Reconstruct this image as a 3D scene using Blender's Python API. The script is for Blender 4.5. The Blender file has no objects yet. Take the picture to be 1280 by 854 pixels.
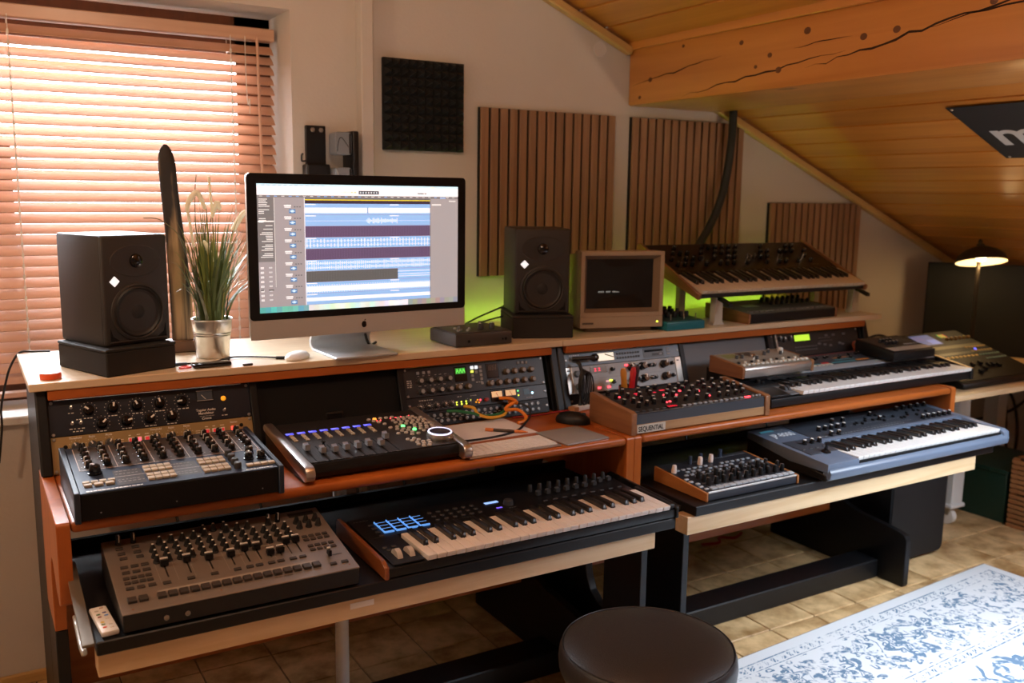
import bpy, bmesh, math, random
from mathutils import Matrix, Vector
random.seed(5)
S = bpy.context.scene
COL = S.collection
R = math.radians

# ---------------------------------------------------------------- camera
cam = bpy.data.cameras.new('camera'); cam_o = bpy.data.objects.new('camera', cam); COL.objects.link(cam_o)
yaw, pitch, roll = -0.5385, -0.1589, 0.0138
fw = Vector((-math.sin(yaw)*math.cos(pitch), math.cos(yaw)*math.cos(pitch), math.sin(pitch)))
rt = Vector((math.cos(yaw), math.sin(yaw), 0)); up = rt.cross(fw)
r2 = rt*math.cos(roll) + up*math.sin(roll); u2 = up*math.cos(roll) - rt*math.sin(roll)
mw = Matrix((r2, u2, -fw)).transposed().to_4x4(); mw.translation = Vector((-0.128, -2.020, 1.471))
cam_o.matrix_world = mw
cam.sensor_width = 36; cam.lens = 1155.27/1280*36; cam.clip_start = .05; cam.clip_end = 60
cam.dof.use_dof = True; cam.dof.focus_distance = 2.25; cam.dof.aperture_fstop = 3.2
S.camera = cam_o
# ---------------------------------------------------------------- sky, lamps, exposure
S.view_settings.view_transform = 'Standard'; S.view_settings.look = 'None'
S.view_settings.exposure = 0.0; S.view_settings.gamma = 1
w = bpy.data.worlds.new('sky'); S.world = w; w.use_nodes = True
bg = w.node_tree.nodes['Background']; bg.inputs[0].default_value = (.86, .93, 1, 1); bg.inputs[1].default_value = 8.0

def area(name, loc, target, sx, sy, power, col, spread=None):
    l = bpy.data.lights.new(name, 'AREA'); l.shape = 'RECTANGLE'; l.size = sx; l.size_y = sy
    l.energy = power; l.color = col
    if spread: l.spread = R(spread)
    o = bpy.data.objects.new(name, l); COL.objects.link(o); o.location = loc
    o.rotation_euler = (Vector(target)-Vector(loc)).to_track_quat('-Z', 'Y').to_euler(); return o
def point(name, loc, power, col, r):
    l = bpy.data.lights.new(name, 'POINT'); l.energy = power; l.color = col; l.shadow_soft_size = r
    o = bpy.data.objects.new(name, l); COL.objects.link(o); o.location = loc; return o
# daylight through the blinds, daylight through the roof window on the right, warm lamps left and overhead
area('daylight_window', (.12, 1.75, 2.05), (.12, .9, 1.25), 1.5, 1.3, 340, (.86, .92, 1))
area('daylight_roof_window', (2.95, -1.22, 1.64), (2.66, -.70, .3), 1.0, .9, 44, (.74, .87, 1), 98)
point('warm_lamp_left', (-1.05, -.15, 1.90), 31, (1, .68, .44), .08)
area('warm_ceiling_fill', (3.2, -2.0, .75), (3.1, -1.2, 1.9), .3, .3, 11, (1, .68, .42), 95)  # unseen warm fill, added to brighten the roof boards beyond the beam
point('warm_lamp_ceiling', (.35, -.80, 2.32), 27, (1, .70, .47), .12)

# ---------------------------------------------------------------- materials
MATS = {}
def mat(name, col, rough=.5, metal=0, emit=0, spec=.5, bump=0, bscale=200, coat=0, var=0):
    if name in MATS: return MATS[name]
    m = bpy.data.materials.new(name); m.use_nodes = True; nt = m.node_tree
    b = nt.nodes['Principled BSDF']
    b.inputs['Base Color'].default_value = (*col, 1); b.inputs['Roughness'].default_value = rough
    b.inputs['Metallic'].default_value = metal; b.inputs['Specular IOR Level'].default_value = spec
    b.inputs['Coat Weight'].default_value = coat
    if emit:
        b.inputs['Emission Color'].default_value = (*col, 1); b.inputs['Emission Strength'].default_value = emit
    if bump or var:
        tc = nt.nodes.new('ShaderNodeTexCoord'); n = nt.nodes.new('ShaderNodeTexNoise'); n.inputs['Scale'].default_value = bscale
        n.inputs['Detail'].default_value = 3
        nt.links.new(tc.outputs['Object'], n.inputs['Vector'])
        if bump:
            bp = nt.nodes.new('ShaderNodeBump'); bp.inputs['Strength'].default_value = bump; bp.inputs['Distance'].default_value = .002
            nt.links.new(n.outputs['Fac'], bp.inputs['Height']); nt.links.new(bp.outputs['Normal'], b.inputs['Normal'])
        if var:
            r = nt.nodes.new('ShaderNodeValToRGB'); lo = tuple(c*(1-var) for c in col); hi = tuple(min(1, c*(1+var)) for c in col)
            r.color_ramp.elements[0].position = .3; r.color_ramp.elements[1].position = .7
            r.color_ramp.elements[0].color = (*lo, 1); r.color_ramp.elements[1].color = (*hi, 1)
            nt.links.new(n.outputs['Fac'], r.inputs[0]); nt.links.new(r.outputs[0], b.inputs['Base Color'])
    MATS[name] = m; return m
def wood(name, c1, c2, axis='x', scale=30, stretch=.06, rough=.4, coat=0, knots=None, rnd=0, spec=.5):
    m = bpy.data.materials.new(name); m.use_nodes = True; nt = m.node_tree; L = nt.links.new
    b = nt.nodes['Principled BSDF']; b.inputs['Roughness'].default_value = rough; b.inputs['Coat Weight'].default_value = coat
    b.inputs['Coat Roughness'].default_value = .25; b.inputs['Specular IOR Level'].default_value = spec
    tc = nt.nodes.new('ShaderNodeTexCoord'); mp = nt.nodes.new('ShaderNodeMapping')
    sc = [1, 1, 1]; sc['xyz'.index(axis)] = stretch; mp.inputs['Scale'].default_value = sc
    oi = nt.nodes.new('ShaderNodeObjectInfo'); ml = nt.nodes.new('ShaderNodeMath'); ml.operation = 'MULTIPLY'; ml.inputs[1].default_value = 17.0
    L(oi.outputs['Random'], ml.inputs[0])
    vm = nt.nodes.new('ShaderNodeVectorMath'); vm.operation = 'ADD'
    L(tc.outputs['Object'], vm.inputs[0]); L(ml.outputs[0], vm.inputs[1]); L(vm.outputs[0], mp.inputs[0])
    n = nt.nodes.new('ShaderNodeTexNoise'); n.inputs['Scale'].default_value = scale; n.inputs['Detail'].default_value = 5
    n.inputs['Distortion'].default_value = .7
    L(mp.outputs[0], n.inputs['Vector'])
    r = nt.nodes.new('ShaderNodeValToRGB'); r.color_ramp.elements[0].position = .32; r.color_ramp.elements[1].position = .68
    r.color_ramp.elements[0].color = (*c1, 1); r.color_ramp.elements[1].color = (*c2, 1)
    L(n.outputs['Fac'], r.inputs[0]); out = r.outputs[0]
    if knots:
        v = nt.nodes.new('ShaderNodeTexVoronoi'); v.inputs['Scale'].default_value = knots[0]
        mp2 = nt.nodes.new('ShaderNodeMapping'); s2 = [1, 1, 1]; s2['xyz'.index(axis)] = .55; mp2.inputs['Scale'].default_value = s2
        L(vm.outputs[0], mp2.inputs[0]); L(mp2.outputs[0], v.inputs['Vector'])
        rr = nt.nodes.new('ShaderNodeValToRGB'); rr.color_ramp.elements[0].position = knots[1]*.5; rr.color_ramp.elements[1].position = knots[1]
        rr.color_ramp.elements[0].color = (1, 1, 1, 1); rr.color_ramp.elements[1].color = (0, 0, 0, 1)
        L(v.outputs['Distance'], rr.inputs[0])
        mx = nt.nodes.new('ShaderNodeMix'); mx.data_type = 'RGBA'; L(rr.outputs[0], mx.inputs[0]); L(out, mx.inputs[6])
        mx.inputs[7].default_value = (*[c*.45 for c in c1], 1); out = mx.outputs[2]
    if rnd:
        hs = nt.nodes.new('ShaderNodeHueSaturation'); mr = nt.nodes.new('ShaderNodeMapRange')
        mr.inputs[3].default_value = 1-rnd; mr.inputs[4].default_value = 1+rnd
        L(oi.outputs['Random'], mr.inputs[0]); L(mr.outputs[0], hs.inputs['Value']); L(out, hs.inputs['Color']); out = hs.outputs[0]
    L(out, b.inputs['Base Color'])
    bp = nt.nodes.new('ShaderNodeBump'); bp.inputs['Strength'].default_value = .12; bp.inputs['Distance'].default_value = .002
    L(n.outputs['Fac'], bp.inputs['Height']); L(bp.outputs['Normal'], b.inputs['Normal'])
    return m
def attr_mat(name, emit):
    m = bpy.data.materials.new(name); m.use_nodes = True; nt = m.node_tree; b = nt.nodes['Principled BSDF']
    a = nt.nodes.new('ShaderNodeAttribute'); a.attribute_name = 'Col'
    nt.links.new(a.outputs['Color'], b.inputs['Base Color']); b.inputs['Roughness'].default_value = .45
    if emit:
        nt.links.new(a.outputs['Color'], b.inputs['Emission Color']); b.inputs['Emission Strength'].default_value = emit
        b.inputs['Base Color'].default_value = (0.01, .01, .01, 1)
    return m
PRINT = attr_mat('panel_print_ink', 0); GLOW = attr_mat('lit_display', 1.0); SCREEN = attr_mat('computer_display', .95)

black = mat('black_plastic', (.007, .007, .008), .45, spec=.35, bump=.08, bscale=900)
blackm = mat('black_matte', (.004, .004, .0045), .75, spec=.25)
blackg = mat('black_gloss', (.006, .006, .007), .12)
blackmet = mat('black_painted_metal', (.006, .006, .007), .42, spec=.35, bump=.05, bscale=1200)
dgrey = mat('dark_grey_metal', (.045, .047, .052), .4)
midgrey = mat('grey_painted_panel', (.12, .125, .135), .45, bump=.05, bscale=500)
white = mat('white_plastic', (.82, .79, .75), .4)
whitem = mat('white_painted_wood', (.72, .72, .70), .45)
beige = mat('beige_button', (.52, .45, .34), .55)
ivory = mat('ivory_key', (.80, .73, .66), .3)
coolwhite = mat('white_key', (.82, .82, .80), .28)
ebony = mat('black_key', (.010, .010, .011), .32)
silver = mat('brushed_aluminium', (.62, .60, .57), .35, 1, bump=.05, bscale=400)
chrome = mat('chrome', (.8, .8, .8), .15, 1)
zinc = mat('galvanised_zinc', (.66, .63, .58), .3, 1, bump=.12, bscale=14, var=.12)
steel = mat('dull_steel', (.40, .40, .40), .4, 1)
navy = mat('navy_panel', (.022, .036, .072), .42, spec=.3, bump=.04, bscale=900)
gold = mat('champagne_gold_panel', (.36, .255, .115), .42, .35)
orange = wood('cherry_wood', (.37, .090, .015), (.48, .130, .024), 'x', 26, .05, .36, .12, spec=.35)
orangez = wood('cherry_wood_upright', (.37, .090, .015), (.48, .130, .024), 'z', 26, .05, .36, .12, spec=.35)
pine = wood('pine_board', (.62, .42, .22), (.74, .55, .33), 'x', 40, .05, .45, .1, (4.5, .07))
pinet = wood('pale_pine_top', (.66, .50, .32), (.76, .61, .42), 'x', 34, .05, .34, .25, (3.0, .05))
ceilw = wood('varnished_ceiling_pine', (.50, .18, .026), (.64, .26, .045), 'y', 22, .05, .33, .3, (3.2, .06), .10)
beamw = wood('varnished_beam_spruce', (.47, .175, .032), (.60, .25, .055), 'y', 14, .05, .36, .25, (3.4, .09))
trimw = wood('pine_trim', (.50, .30, .10), (.60, .38, .14), 'x', 40, .06, .4)
slatw = wood('walnut_slat', (.22, .115, .06), (.32, .175, .095), 'z', 40, .06, .55, 0, None, .07)
felt = mat('black_felt', (.008, .008, .008), .95, bump=.3, bscale=600)
walnut = wood('walnut_cheek', (.20, .085, .035), (.29, .13, .055), 'y', 40, .08, .4, .2)
oak = wood('oak_rail', (.36, .20, .09), (.46, .27, .13), 'x', 40, .08, .4, .2)
darkoak = wood('dark_stained_block', (.12, .055, .025), (.18, .085, .04), 'x', 40, .1, .5)
blindw = wood('blind_slat_wood', (.53, .30, .20), (.59, .35, .235), 'x', 30, .04, .38, .2, None, .05)
framew = wood('window_frame_wood', (.10, .035, .015), (.14, .05, .02), 'z', 30, .06, .4)
leather = mat('black_leather', (.022, .019, .018), .40, bump=.35, bscale=330)
red_led = mat('red_led', (1, .05, .07), .4, emit=4)
green_led = mat('green_led', (.15, 1, .25), .4, emit=2.2)
yel_led = mat('yellow_led', (.85, 1, .08), .4, emit=2)
blue_led = mat('blue_led', (.10, .12, 1), .4, emit=2.2)
cyan_led = mat('blue_white_led', (.45, .8, 1), .4, emit=3)
amber = mat('amber_lamp', (1, .40, .02), .3, emit=.7)
orangebtn = mat('lit_orange_button', (1, .40, .06), .4, emit=1.2)
padlit = mat('lit_blue_pad_edge', (.12, .36, .90), .4, emit=.8)
stripl = mat('lime_led_strip', (.50, 1, .06), .4, emit=40)
teal = mat('turquoise_metal', (.012, .16, .21), .35)
jpblue = mat('blue_grey_case', (.125, .165, .235), .38, bump=.04, bscale=700)
jpdark = mat('slate_panel', (.036, .044, .058), .45, bump=.04, bscale=700)
dm_panel = mat('taupe_metal_panel', (.30, .255, .22), .38, .55, bump=.04, bscale=1500)
softgrey = mat('grey_button', (.30, .31, .33), .5)
capg = mat('silver_fader_cap', (.35, .36, .39), .32, .6)
paper = mat('paper', (.74, .70, .69), .8)
crtb = mat('aged_beige_plastic', (.36, .27, .18), .5, bump=.05, bscale=500)
crtg = mat('crt_glass', (.010, .010, .010), .08)

# ---------------------------------------------------------------- mesh builder
class MB:
    def __init__(s): s.bm = bmesh.new(); s.mats = []; s.col = None
    def mi(s, m):
        if m is None: return 0
        if m not in s.mats: s.mats.append(m)
        return s.mats.index(m)
    def _new(s, fn, m, M=None):
        nf = len(s.bm.faces); nv = len(s.bm.verts); fn()
        s.bm.verts.ensure_lookup_table(); s.bm.faces.ensure_lookup_table()
        if M is not None:
            for v in s.bm.verts[nv:]: v.co = M @ v.co
        i = s.mi(m)
        for f in s.bm.faces[nf:]: f.material_index = i
        return s
    def box(s, a, b, m=None, bev=0, seg=1, M=None):
        pts = [(a[0], b[0]), (a[1], b[1]), (a[2], b[2])]
        return s.prism([(pts[0][0], pts[1][0]), (pts[0][1], pts[1][0]), (pts[0][1], pts[1][1]), (pts[0][0], pts[1][1])], 'z', a[2], b[2], m, bev, seg, M)
    def prism(s, poly, ax, lo, hi, m=None, bev=0, seg=1, M=None):
        def P(p, t): return (t, p[0], p[1]) if ax == 'x' else ((p[0], t, p[1]) if ax == 'y' else (p[0], p[1], t))
        tmp = bmesh.new()
        v0 = [tmp.verts.new(P(p, lo)) for p in poly]; v1 = [tmp.verts.new(P(p, hi)) for p in poly]
        n = len(poly); tmp.faces.new(v0); tmp.faces.new(v1)
        for i in range(n): tmp.faces.new((v0[i], v0[(i+1) % n], v1[(i+1) % n], v1[i]))
        bmesh.ops.recalc_face_normals(tmp, faces=tmp.faces)
        if bev: bmesh.ops.bevel(tmp, geom=list(tmp.edges), offset=bev, segments=seg, affect='EDGES', clamp_overlap=True, profile=.5)
        return s._merge(tmp, m, M)
    def _merge(s, tmp, m, M=None):
        i = s.mi(m); mp = {}
        for v in tmp.verts: mp[v] = s.bm.verts.new(M @ v.co if M is not None else v.co)
        for f in tmp.faces:
            try: g = s.bm.faces.new([mp[v] for v in f.verts]); g.material_index = i
            except ValueError: pass
        tmp.free(); return s
    def cyl(s, p0, p1, r0, r1=None, m=None, seg=16, cap=True):
        p0, p1 = Vector(p0), Vector(p1); d = p1-p0; r1 = r0 if r1 is None else r1
        q = d.to_track_quat('Z', 'Y').to_matrix().to_4x4(); q.translation = (p0+p1)/2
        tmp = bmesh.new(); bmesh.ops.create_cone(tmp, cap_ends=cap, segments=seg, radius1=r0, radius2=r1, depth=d.length)
        return s._merge(tmp, m, q)
    def lathe(s, prof, m=None, seg=32, M=None):
        tmp = bmesh.new(); rings = []
        for r, z in prof:
            rings.append([tmp.verts.new((0, 0, z))] if r < 1e-6 else [tmp.verts.new((r*math.cos(2*math.pi*k/seg), r*math.sin(2*math.pi*k/seg), z)) for k in range(seg)])
        for a, b in zip(rings, rings[1:]):
            for k in range(seg):
                k2 = (k+1) % seg
                if len(a) == 1 and len(b) == 1: continue
                if len(a) == 1: tmp.faces.new((a[0], b[k2], b[k]))
                elif len(b) == 1: tmp.faces.new((a[k], a[k2], b[0]))
                else: tmp.faces.new((a[k], a[k2], b[k2], b[k]))
        bmesh.ops.recalc_face_normals(tmp, faces=tmp.faces)
        return s._merge(tmp, m, M)
    def tube(s, pts, r, m=None, seg=8, sub=6, taper=None):
        P = [Vector(p) for p in pts]
        if len(P) > 2 and sub > 1:
            Q = []
            for i in range(len(P)-1):
                p0, p1, p2, p3 = P[max(i-1, 0)], P[i], P[i+1], P[min(i+2, len(P)-1)]
                for k in range(sub):
                    t = k/sub
                    Q.append(.5*((2*p1)+(p2-p0)*t+(2*p0-5*p1+4*p2-p3)*t*t+(3*p1-p0-3*p2+p3)*t**3))
            Q.append(P[-1]); P = Q
        tmp = bmesh.new(); rings = []; n = len(P)
        for i, p in enumerate(P):
            d = (P[min(i+1, n-1)]-P[max(i-1, 0)]).normalized(); a = d.orthogonal().normalized() if i == 0 else (pa-d*pa.dot(d)).normalized()
            pa = a; b = d.cross(a); rr = r*(taper(i/(n-1)) if taper else 1)
            rings.append([tmp.verts.new(p+a*rr*math.cos(2*math.pi*k/seg)+b*rr*math.sin(2*math.pi*k/seg)) for k in range(seg)])
        for a, b in zip(rings, rings[1:]):
            for k in range(seg): tmp.faces.new((a[k], a[(k+1) % seg], b[(k+1) % seg], b[k]))
        tmp.faces.new(rings[0][::-1]); tmp.faces.new(rings[-1])
        return s._merge(tmp, m)
    def quad(s, *p, m=None):
        f = s.bm.faces.new([s.bm.verts.new(q) for q in p]); f.material_index = s.mi(m); return s
    def me(s, name, smooth=35):
        me = bpy.data.meshes.new(name); s.bm.to_mesh(me); s.bm.free()
        for m in s.mats: me.materials.append(m)
        if smooth:
            for p in me.polygons: p.use_smooth = True
            me.set_sharp_from_angle(angle=R(smooth))
        return me
class PR:                                   # flat print: coloured rectangles on a panel
    def __init__(s): s.q = []
    def rect(s, u0, v0, u1, v1, c, z=.0006): s.q.append(([(u0, v0, z), (u1, v0, z), (u1, v1, z), (u0, v1, z)], c)); return s
    def line(s, u0, v0, u1, v1, wd, c, z=.0007):
        d = Vector((u1-u0, v1-v0)); d.normalize(); n = Vector((-d.y, d.x))*wd/2
        s.q.append(([(u0-n.x, v0-n.y, z), (u1-n.x, v1-n.y, z), (u1+n.x, v1+n.y, z), (u0+n.x, v0+n.y, z)], c)); return s
    def dashes(s, u0, v, n, c, h=.0022, wd=.006, gap=.003, z=.0007):      # unreadably small lettering
        u = u0
        for i in range(n):
            q = wd*random.uniform(.6, 1.3); s.rect(u, v-h/2, u+q, v+h/2, c, z); u += q+gap*random.uniform(.6, 1.2)
        return s
    def arc(s, u, v, r, n, c, sz=.0016, a0=-225, a1=45):
        for i in range(n):
            a = R(a0+(a1-a0)*i/(n-1)); x, y = u+r*math.cos(a), v+r*math.sin(a)
            s.rect(x-sz/2, y-sz/2, x+sz/2, y+sz/2, c)
        return s
    def me(s, name, m):
        me = bpy.data.meshes.new(name); V = []; Fc = []
        for p, c in s.q: Fc.append(tuple(range(len(V), len(V)+4))); V += p
        me.from_pydata(V, [], Fc); at = me.color_attributes.new('Col', 'FLOAT_COLOR', 'CORNER')
        for i, (p, c) in enumerate(s.q):
            for k in range(4): at.data[i*4+k].color = (*c, 1)
        me.materials.append(m); return me
T = Matrix.Translation
def RX(a): return Matrix.Rotation(a, 4, 'X')
def RZ(a): return Matrix.Rotation(a, 4, 'Z')
def obj(name, me, parent=None, M=None, kind=None):
    o = bpy.data.objects.new(name, me); COL.objects.link(o)
    if parent is not None: o.parent = parent
    if M is not None: o.matrix_basis = M
    if kind: o['kind'] = kind
    return o
def part(name, mb, parent, M=None, smooth=35, label=None, kind=None):
    o = obj(name, mb.me(name, smooth) if isinstance(mb, (MB,)) else mb, parent, M, kind)
    if label: o['label'] = label
    return o
def thing(name, label, cat, loc=(0, 0, 0), rz=0, group=None):
    o = bpy.data.objects.new(name, None); COL.objects.link(o); o.location = loc; o.rotation_euler = (0, 0, rz)
    o.empty_display_size = .05; o['label'] = label; o['category'] = cat
    if group: o['group'] = group
    return o
def single(name, mb, label, cat, M=None, group=None, smooth=35):
    o = part(name, mb, None, M, smooth); o['label'] = label; o['category'] = cat
    if group: o['group'] = group
    return o
def struct(name, mb, smooth=35, M=None): return part(name, mb, None, M, smooth, kind='structure')
def text_me(txt, size, m, extr=.0003, align='LEFT', bold=0, sx=1):
    c = bpy.data.curves.new('lettering', 'FONT'); c.body = txt; c.size = size; c.extrude = extr; c.align_x = align; c.offset = bold
    o = bpy.data.objects.new('lettering', c); COL.objects.link(o); dg = bpy.context.evaluated_depsgraph_get()
    me = bpy.data.meshes.new_from_object(o.evaluated_get(dg)); bpy.data.objects.remove(o)
    if sx != 1: me.transform(Matrix.Diagonal((sx, 1, 1, 1)))
    me.materials.clear(); me.materials.append(m); return me
CACHE = {}
def knob(r, h, m, mark=None, cap=None, seg=14, skirt=0, taper=.86):
    k = ('k', r, h, m.name, mark.name if mark else 0, cap.name if cap else 0, skirt, taper)
    if k in CACHE: return CACHE[k]
    b = MB(); z = 0
    if skirt: b.lathe([(r*skirt, 0), (r*skirt, h*.18), (r*1.02, h*.22)], m, seg); z = h*.2
    b.lathe([(r, z), (r, z+.2*h), (r*taper, h*.93), (r*taper*.86, h), (0, h)], m, seg)
    if cap: b.lathe([(r*taper*.86, h-.0004), (r*taper*.80, h+.0006), (0, h+.0007)], cap, seg)
    if mark:
        q = r*.17
        b.box((-q, r*.15, h-.0005), (q, r*taper*1.0, h+.0008), mark); b.box((-q, r*taper*.98, h*.35), (q, r*1.03, h), mark)
    CACHE[k] = b.me('knob'); return CACHE[k]
def btn(wd, dp, h, m, bev=.0008):
    k = ('b', wd, dp, h, m.name)
    if k not in CACHE: CACHE[k] = MB().box((-wd/2, -dp/2, 0), (wd/2, dp/2, h), m, min(bev, wd*.2, dp*.2, h*.4)).me('button')
    return CACHE[k]
def rbtn(r, h, m):
    k = ('rb', r, h, m.name)
    if k not in CACHE: CACHE[k] = MB().lathe([(r, 0), (r, h*.7), (r*.8, h), (0, h)], m, 12).me('button')
    return CACHE[k]
def fcap(wd, dp, h, m, line=None):
    k = ('f', wd, dp, h, m.name)
    if k not in CACHE:
        b = MB().box((-.0012, -.0012, -.002), (.0012, .0012, h*.4), blackm)
        b.prism([(-dp/2, h*.25), (dp/2, h*.25), (dp*.42, h), (dp*.12, h*.82), (-dp*.12, h*.82), (-dp*.42, h)], 'x', -wd/2, wd/2, m)
        if line: b.box((-wd/2-.0002, dp*.20, h*.90), (wd/2+.0002, dp*.46, h*1.05), line)
        CACHE[k] = b.me('fader_cap')
    return CACHE[k]
class Dev:                                  # a device with a working panel; panel frame F: u right, v up the panel, n outward
    def __init__(s, root, F, flip=False): s.root = root; s.F = F; s.flip = flip
    def put(s, name, me, u, v, rot=0, z=0, label=None):
        o = obj(name, me, s.root, s.F @ T((u, -v if s.flip else v, z)) @ RZ(R(rot)))
        if label: o['label'] = label
        return o
    def text(s, txt, u, v, size, m, align='LEFT', bold=0, name='lettering', rot=0, sx=1): return s.put(name, text_me(txt, size, m, .0003, align, bold, sx), u, v, rot, .0004 if s.flip else .0012)
    def print(s, pr, m=PRINT, name='panel_print'):
        if s.flip:
            for p, c in pr.q:
                for i in range(4): p[i] = (p[i][0], -p[i][1], p[i][2])
        o = obj(name, pr.me(name, m), s.root, s.F @ T((0, 0, 0 if s.flip else .0006)))
        return o
def lin(a, b, n): return [a+(b-a)*i/(n-1) if n > 1 else a for i in range(n)]

# ================================================================ SETTING
YW = .935
def plaster():
    m = bpy.data.materials.new('plaster_wall'); m.use_nodes = True; nt = m.node_tree; L = nt.links.new; b = nt.nodes['Principled BSDF']
    tc = nt.nodes.new('ShaderNodeTexCoord'); n = nt.nodes.new('ShaderNodeTexNoise'); n.inputs['Scale'].default_value = 3; n.inputs['Detail'].default_value = 6
    r = nt.nodes.new('ShaderNodeValToRGB'); r.color_ramp.elements[0].color = (.52, .48, .43, 1); r.color_ramp.elements[1].color = (.60, .56, .51, 1)
    L(tc.outputs['Object'], n.inputs['Vector']); L(n.outputs['Fac'], r.inputs[0]); L(r.outputs[0], b.inputs['Base Color']); b.inputs['Roughness'].default_value = .85
    n2 = nt.nodes.new('ShaderNodeTexNoise'); n2.inputs['Scale'].default_value = 90; n2.inputs['Detail'].default_value = 4; L(tc.outputs['Object'], n2.inputs['Vector'])
    bp = nt.nodes.new('ShaderNodeBump'); bp.inputs['Strength'].default_value = .25; bp.inputs['Distance'].default_value = .002
    L(n2.outputs['Fac'], bp.inputs['Height']); L(bp.outputs['Normal'], b.inputs['Normal']); return m
plast = plaster()
XL, XR, YF = -1.7, 5.15, -4.2
def zc(x): return 2.173-.41*(x-1.832) if x > -1.0 else 3.334-.41*(-1.0-x)
WX0, WX1, WZ0, WZ1 = -.62, .810, .80, 2.03
b = MB()
b.box((XL, YW, -.1), (WX0, YW+.30, zc(XL)+.02), plast)
b.prism([(XL, zc(XL)), (-1.0, 3.334), (WX0, zc(WX0)), (WX0, 2.9)], 'y', YW, YW+.30, plast)
b.box((WX0, YW, -.1), (WX1, YW+.30, WZ0), plast)
b.prism([(WX0, WZ1), (WX1, WZ1), (WX1, zc(WX1)), (WX0, zc(WX0))], 'y', YW, YW+.30, plast)
b.prism([(WX1, -.1), (XR, -.1), (XR, zc(XR)), (WX1, zc(WX1))], 'y', YW, YW+.30, plast)
struct('wall_back', b)
b = MB().box((XL-.1, YF, -.1), (XL, YW, 3.1), plast); struct('wall_left', b)
b = MB().box((XR, YF, -.1), (XR+.1, YW+.3, 1.0), plast); struct('wall_right', b)
b = MB().prism([(XL, -.1), (XR, -.1), (XR, zc(XR)), (-1.0, 3.334), (XL, zc(XL))], 'y', YF-.1, YF, plast); struct('wall_front', b)
# floor: base slab, single tiles where they can be seen, the rest joined
grout = mat('tile_grout', (.17, .12, .075), .9)
def tile_m():
    m = bpy.data.materials.new('brown_floor_tile'); m.use_nodes = True; nt = m.node_tree; L = nt.links.new; b = nt.nodes['Principled BSDF']
    tc = nt.nodes.new('ShaderNodeTexCoord'); oi = nt.nodes.new('ShaderNodeObjectInfo'); va = nt.nodes.new('ShaderNodeVectorMath'); va.operation = 'ADD'
    ml = nt.nodes.new('ShaderNodeMath'); ml.operation = 'MULTIPLY'; ml.inputs[1].default_value = 31
    L(oi.outputs['Random'], ml.inputs[0]); L(tc.outputs['Object'], va.inputs[0]); L(ml.outputs[0], va.inputs[1])
    n = nt.nodes.new('ShaderNodeTexNoise'); n.inputs['Scale'].default_value = 9; n.inputs['Detail'].default_value = 5; n.inputs['Roughness'].default_value = .6
    L(va.outputs[0], n.inputs['Vector']); r = nt.nodes.new('ShaderNodeValToRGB'); r.color_ramp.elements[0].position = .33; r.color_ramp.elements[1].position = .62
    r.color_ramp.elements[0].color = (.30, .155, .050, 1); r.color_ramp.elements[1].color = (.74, .50, .25, 1)
    L(n.outputs['Fac'], r.inputs[0]); L(r.outputs[0], b.inputs['Base Color']); b.inputs['Roughness'].default_value = .38; return m
tilem = tile_m()
fl = struct('floor', MB().box((XL, YF, -.1), (XR, YW, -.006), grout))
tme = MB().box((-.1075, -.1075, -.008), (.1075, .1075, 0), tilem, .0025).me('tile')
rest = MB(); PT = .22
for i in range(-19, 11):
    for j in range(-20, 4):
        cx, cy = 2.40+PT*(i+.5), .08+PT*(j+.5)
        if cx < XL+.1 or cx > XR-.1 or cy < YF+.1 or cy > YW-.06: continue
        if cx > .9 and cy > -.6: obj('tile', tme, fl, T((cx, cy, 0)))
        else: rest.box((cx-.1075, cy-.1075, -.008), (cx+.1075, cy+.1075, 0), tilem)
part('tiles_behind_camera', rest, fl, kind='stuff')
bb = MB().box((XL, YW-.014, 0), (WX1+.6, YW, .035), trimw, .003); struct('baseboard_back', bb)
# ceiling: two roof slopes boarded with pine planks running towards the wall
cl = MB().prism([(-1.0, 3.334), (XR, zc(XR)), (XR, zc(XR)+.15), (-1.0, 3.50), (XL, zc(XL)+.15), (XL, zc(XL))], 'y', YF, YW+.3, mat('roof_lining', (.12, .06, .02), .8))
ceil = struct('ceiling', cl, M=T((0, 0, .022)))
sl = math.atan(.41); PW = .131
pme = MB().prism([(-PW/2+.0022, -.009), (-PW/2+.0052, -.016), (PW/2-.0052, -.016), (PW/2-.0022, -.009), (PW/2-.0022, 0), (-PW/2+.0022, 0)], 'y', YF, YW-.002, ceilw).me('plank', 0)
n = int((XR+1.0)/math.cos(sl)/PW)
for i in range(n):
    s_ = (i+.5)*PW; x = -1.0+s_*math.cos(sl); z = 3.334-s_*math.sin(sl)
    if -1 < x < XR-.05: obj('plank', pme, ceil, T((x, 0, z-.022+.016)) @ Matrix.Rotation(sl, 4, 'Y'))
# purlin beam with drying cracks, lath on top of it
bx0, bx1, bz0, bz1 = 2.146, 2.60, 1.813, 2.10
bm_ = MB().box((bx0, YF, bz0), (bx1, YW-.003, bz1), beamw, .008, 2)
beam = struct('trim_2', bm_); beam['label'] = 'thick varnished spruce roof beam with drying cracks'
crackm = mat('crack_shadow', (.030, .010, .003), .95)
def crack(pts, wd):
    c = MB(); P = pts; n = len(P)
    L_ = []; U_ = []
    for i, (y, z) in enumerate(P):
        h = wd*math.sin(math.pi*(i+.25)/(n-.5))*random.uniform(.7, 1.2); L_.append((bx0-.0004, y, z-h)); U_.append((bx0-.0004, y, z+h))
    for i in range(n-1): c.quad(L_[i], L_[i+1], U_[i+1], U_[i], m=crackm)
    part('crack', c, beam)
def path(y0, z0, y1, z1, n, j):
    return [(y0+(y1-y0)*i/n, z0+(z1-z0)*i/n+random.uniform(-j, j)) for i in range(n+1)]
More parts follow.
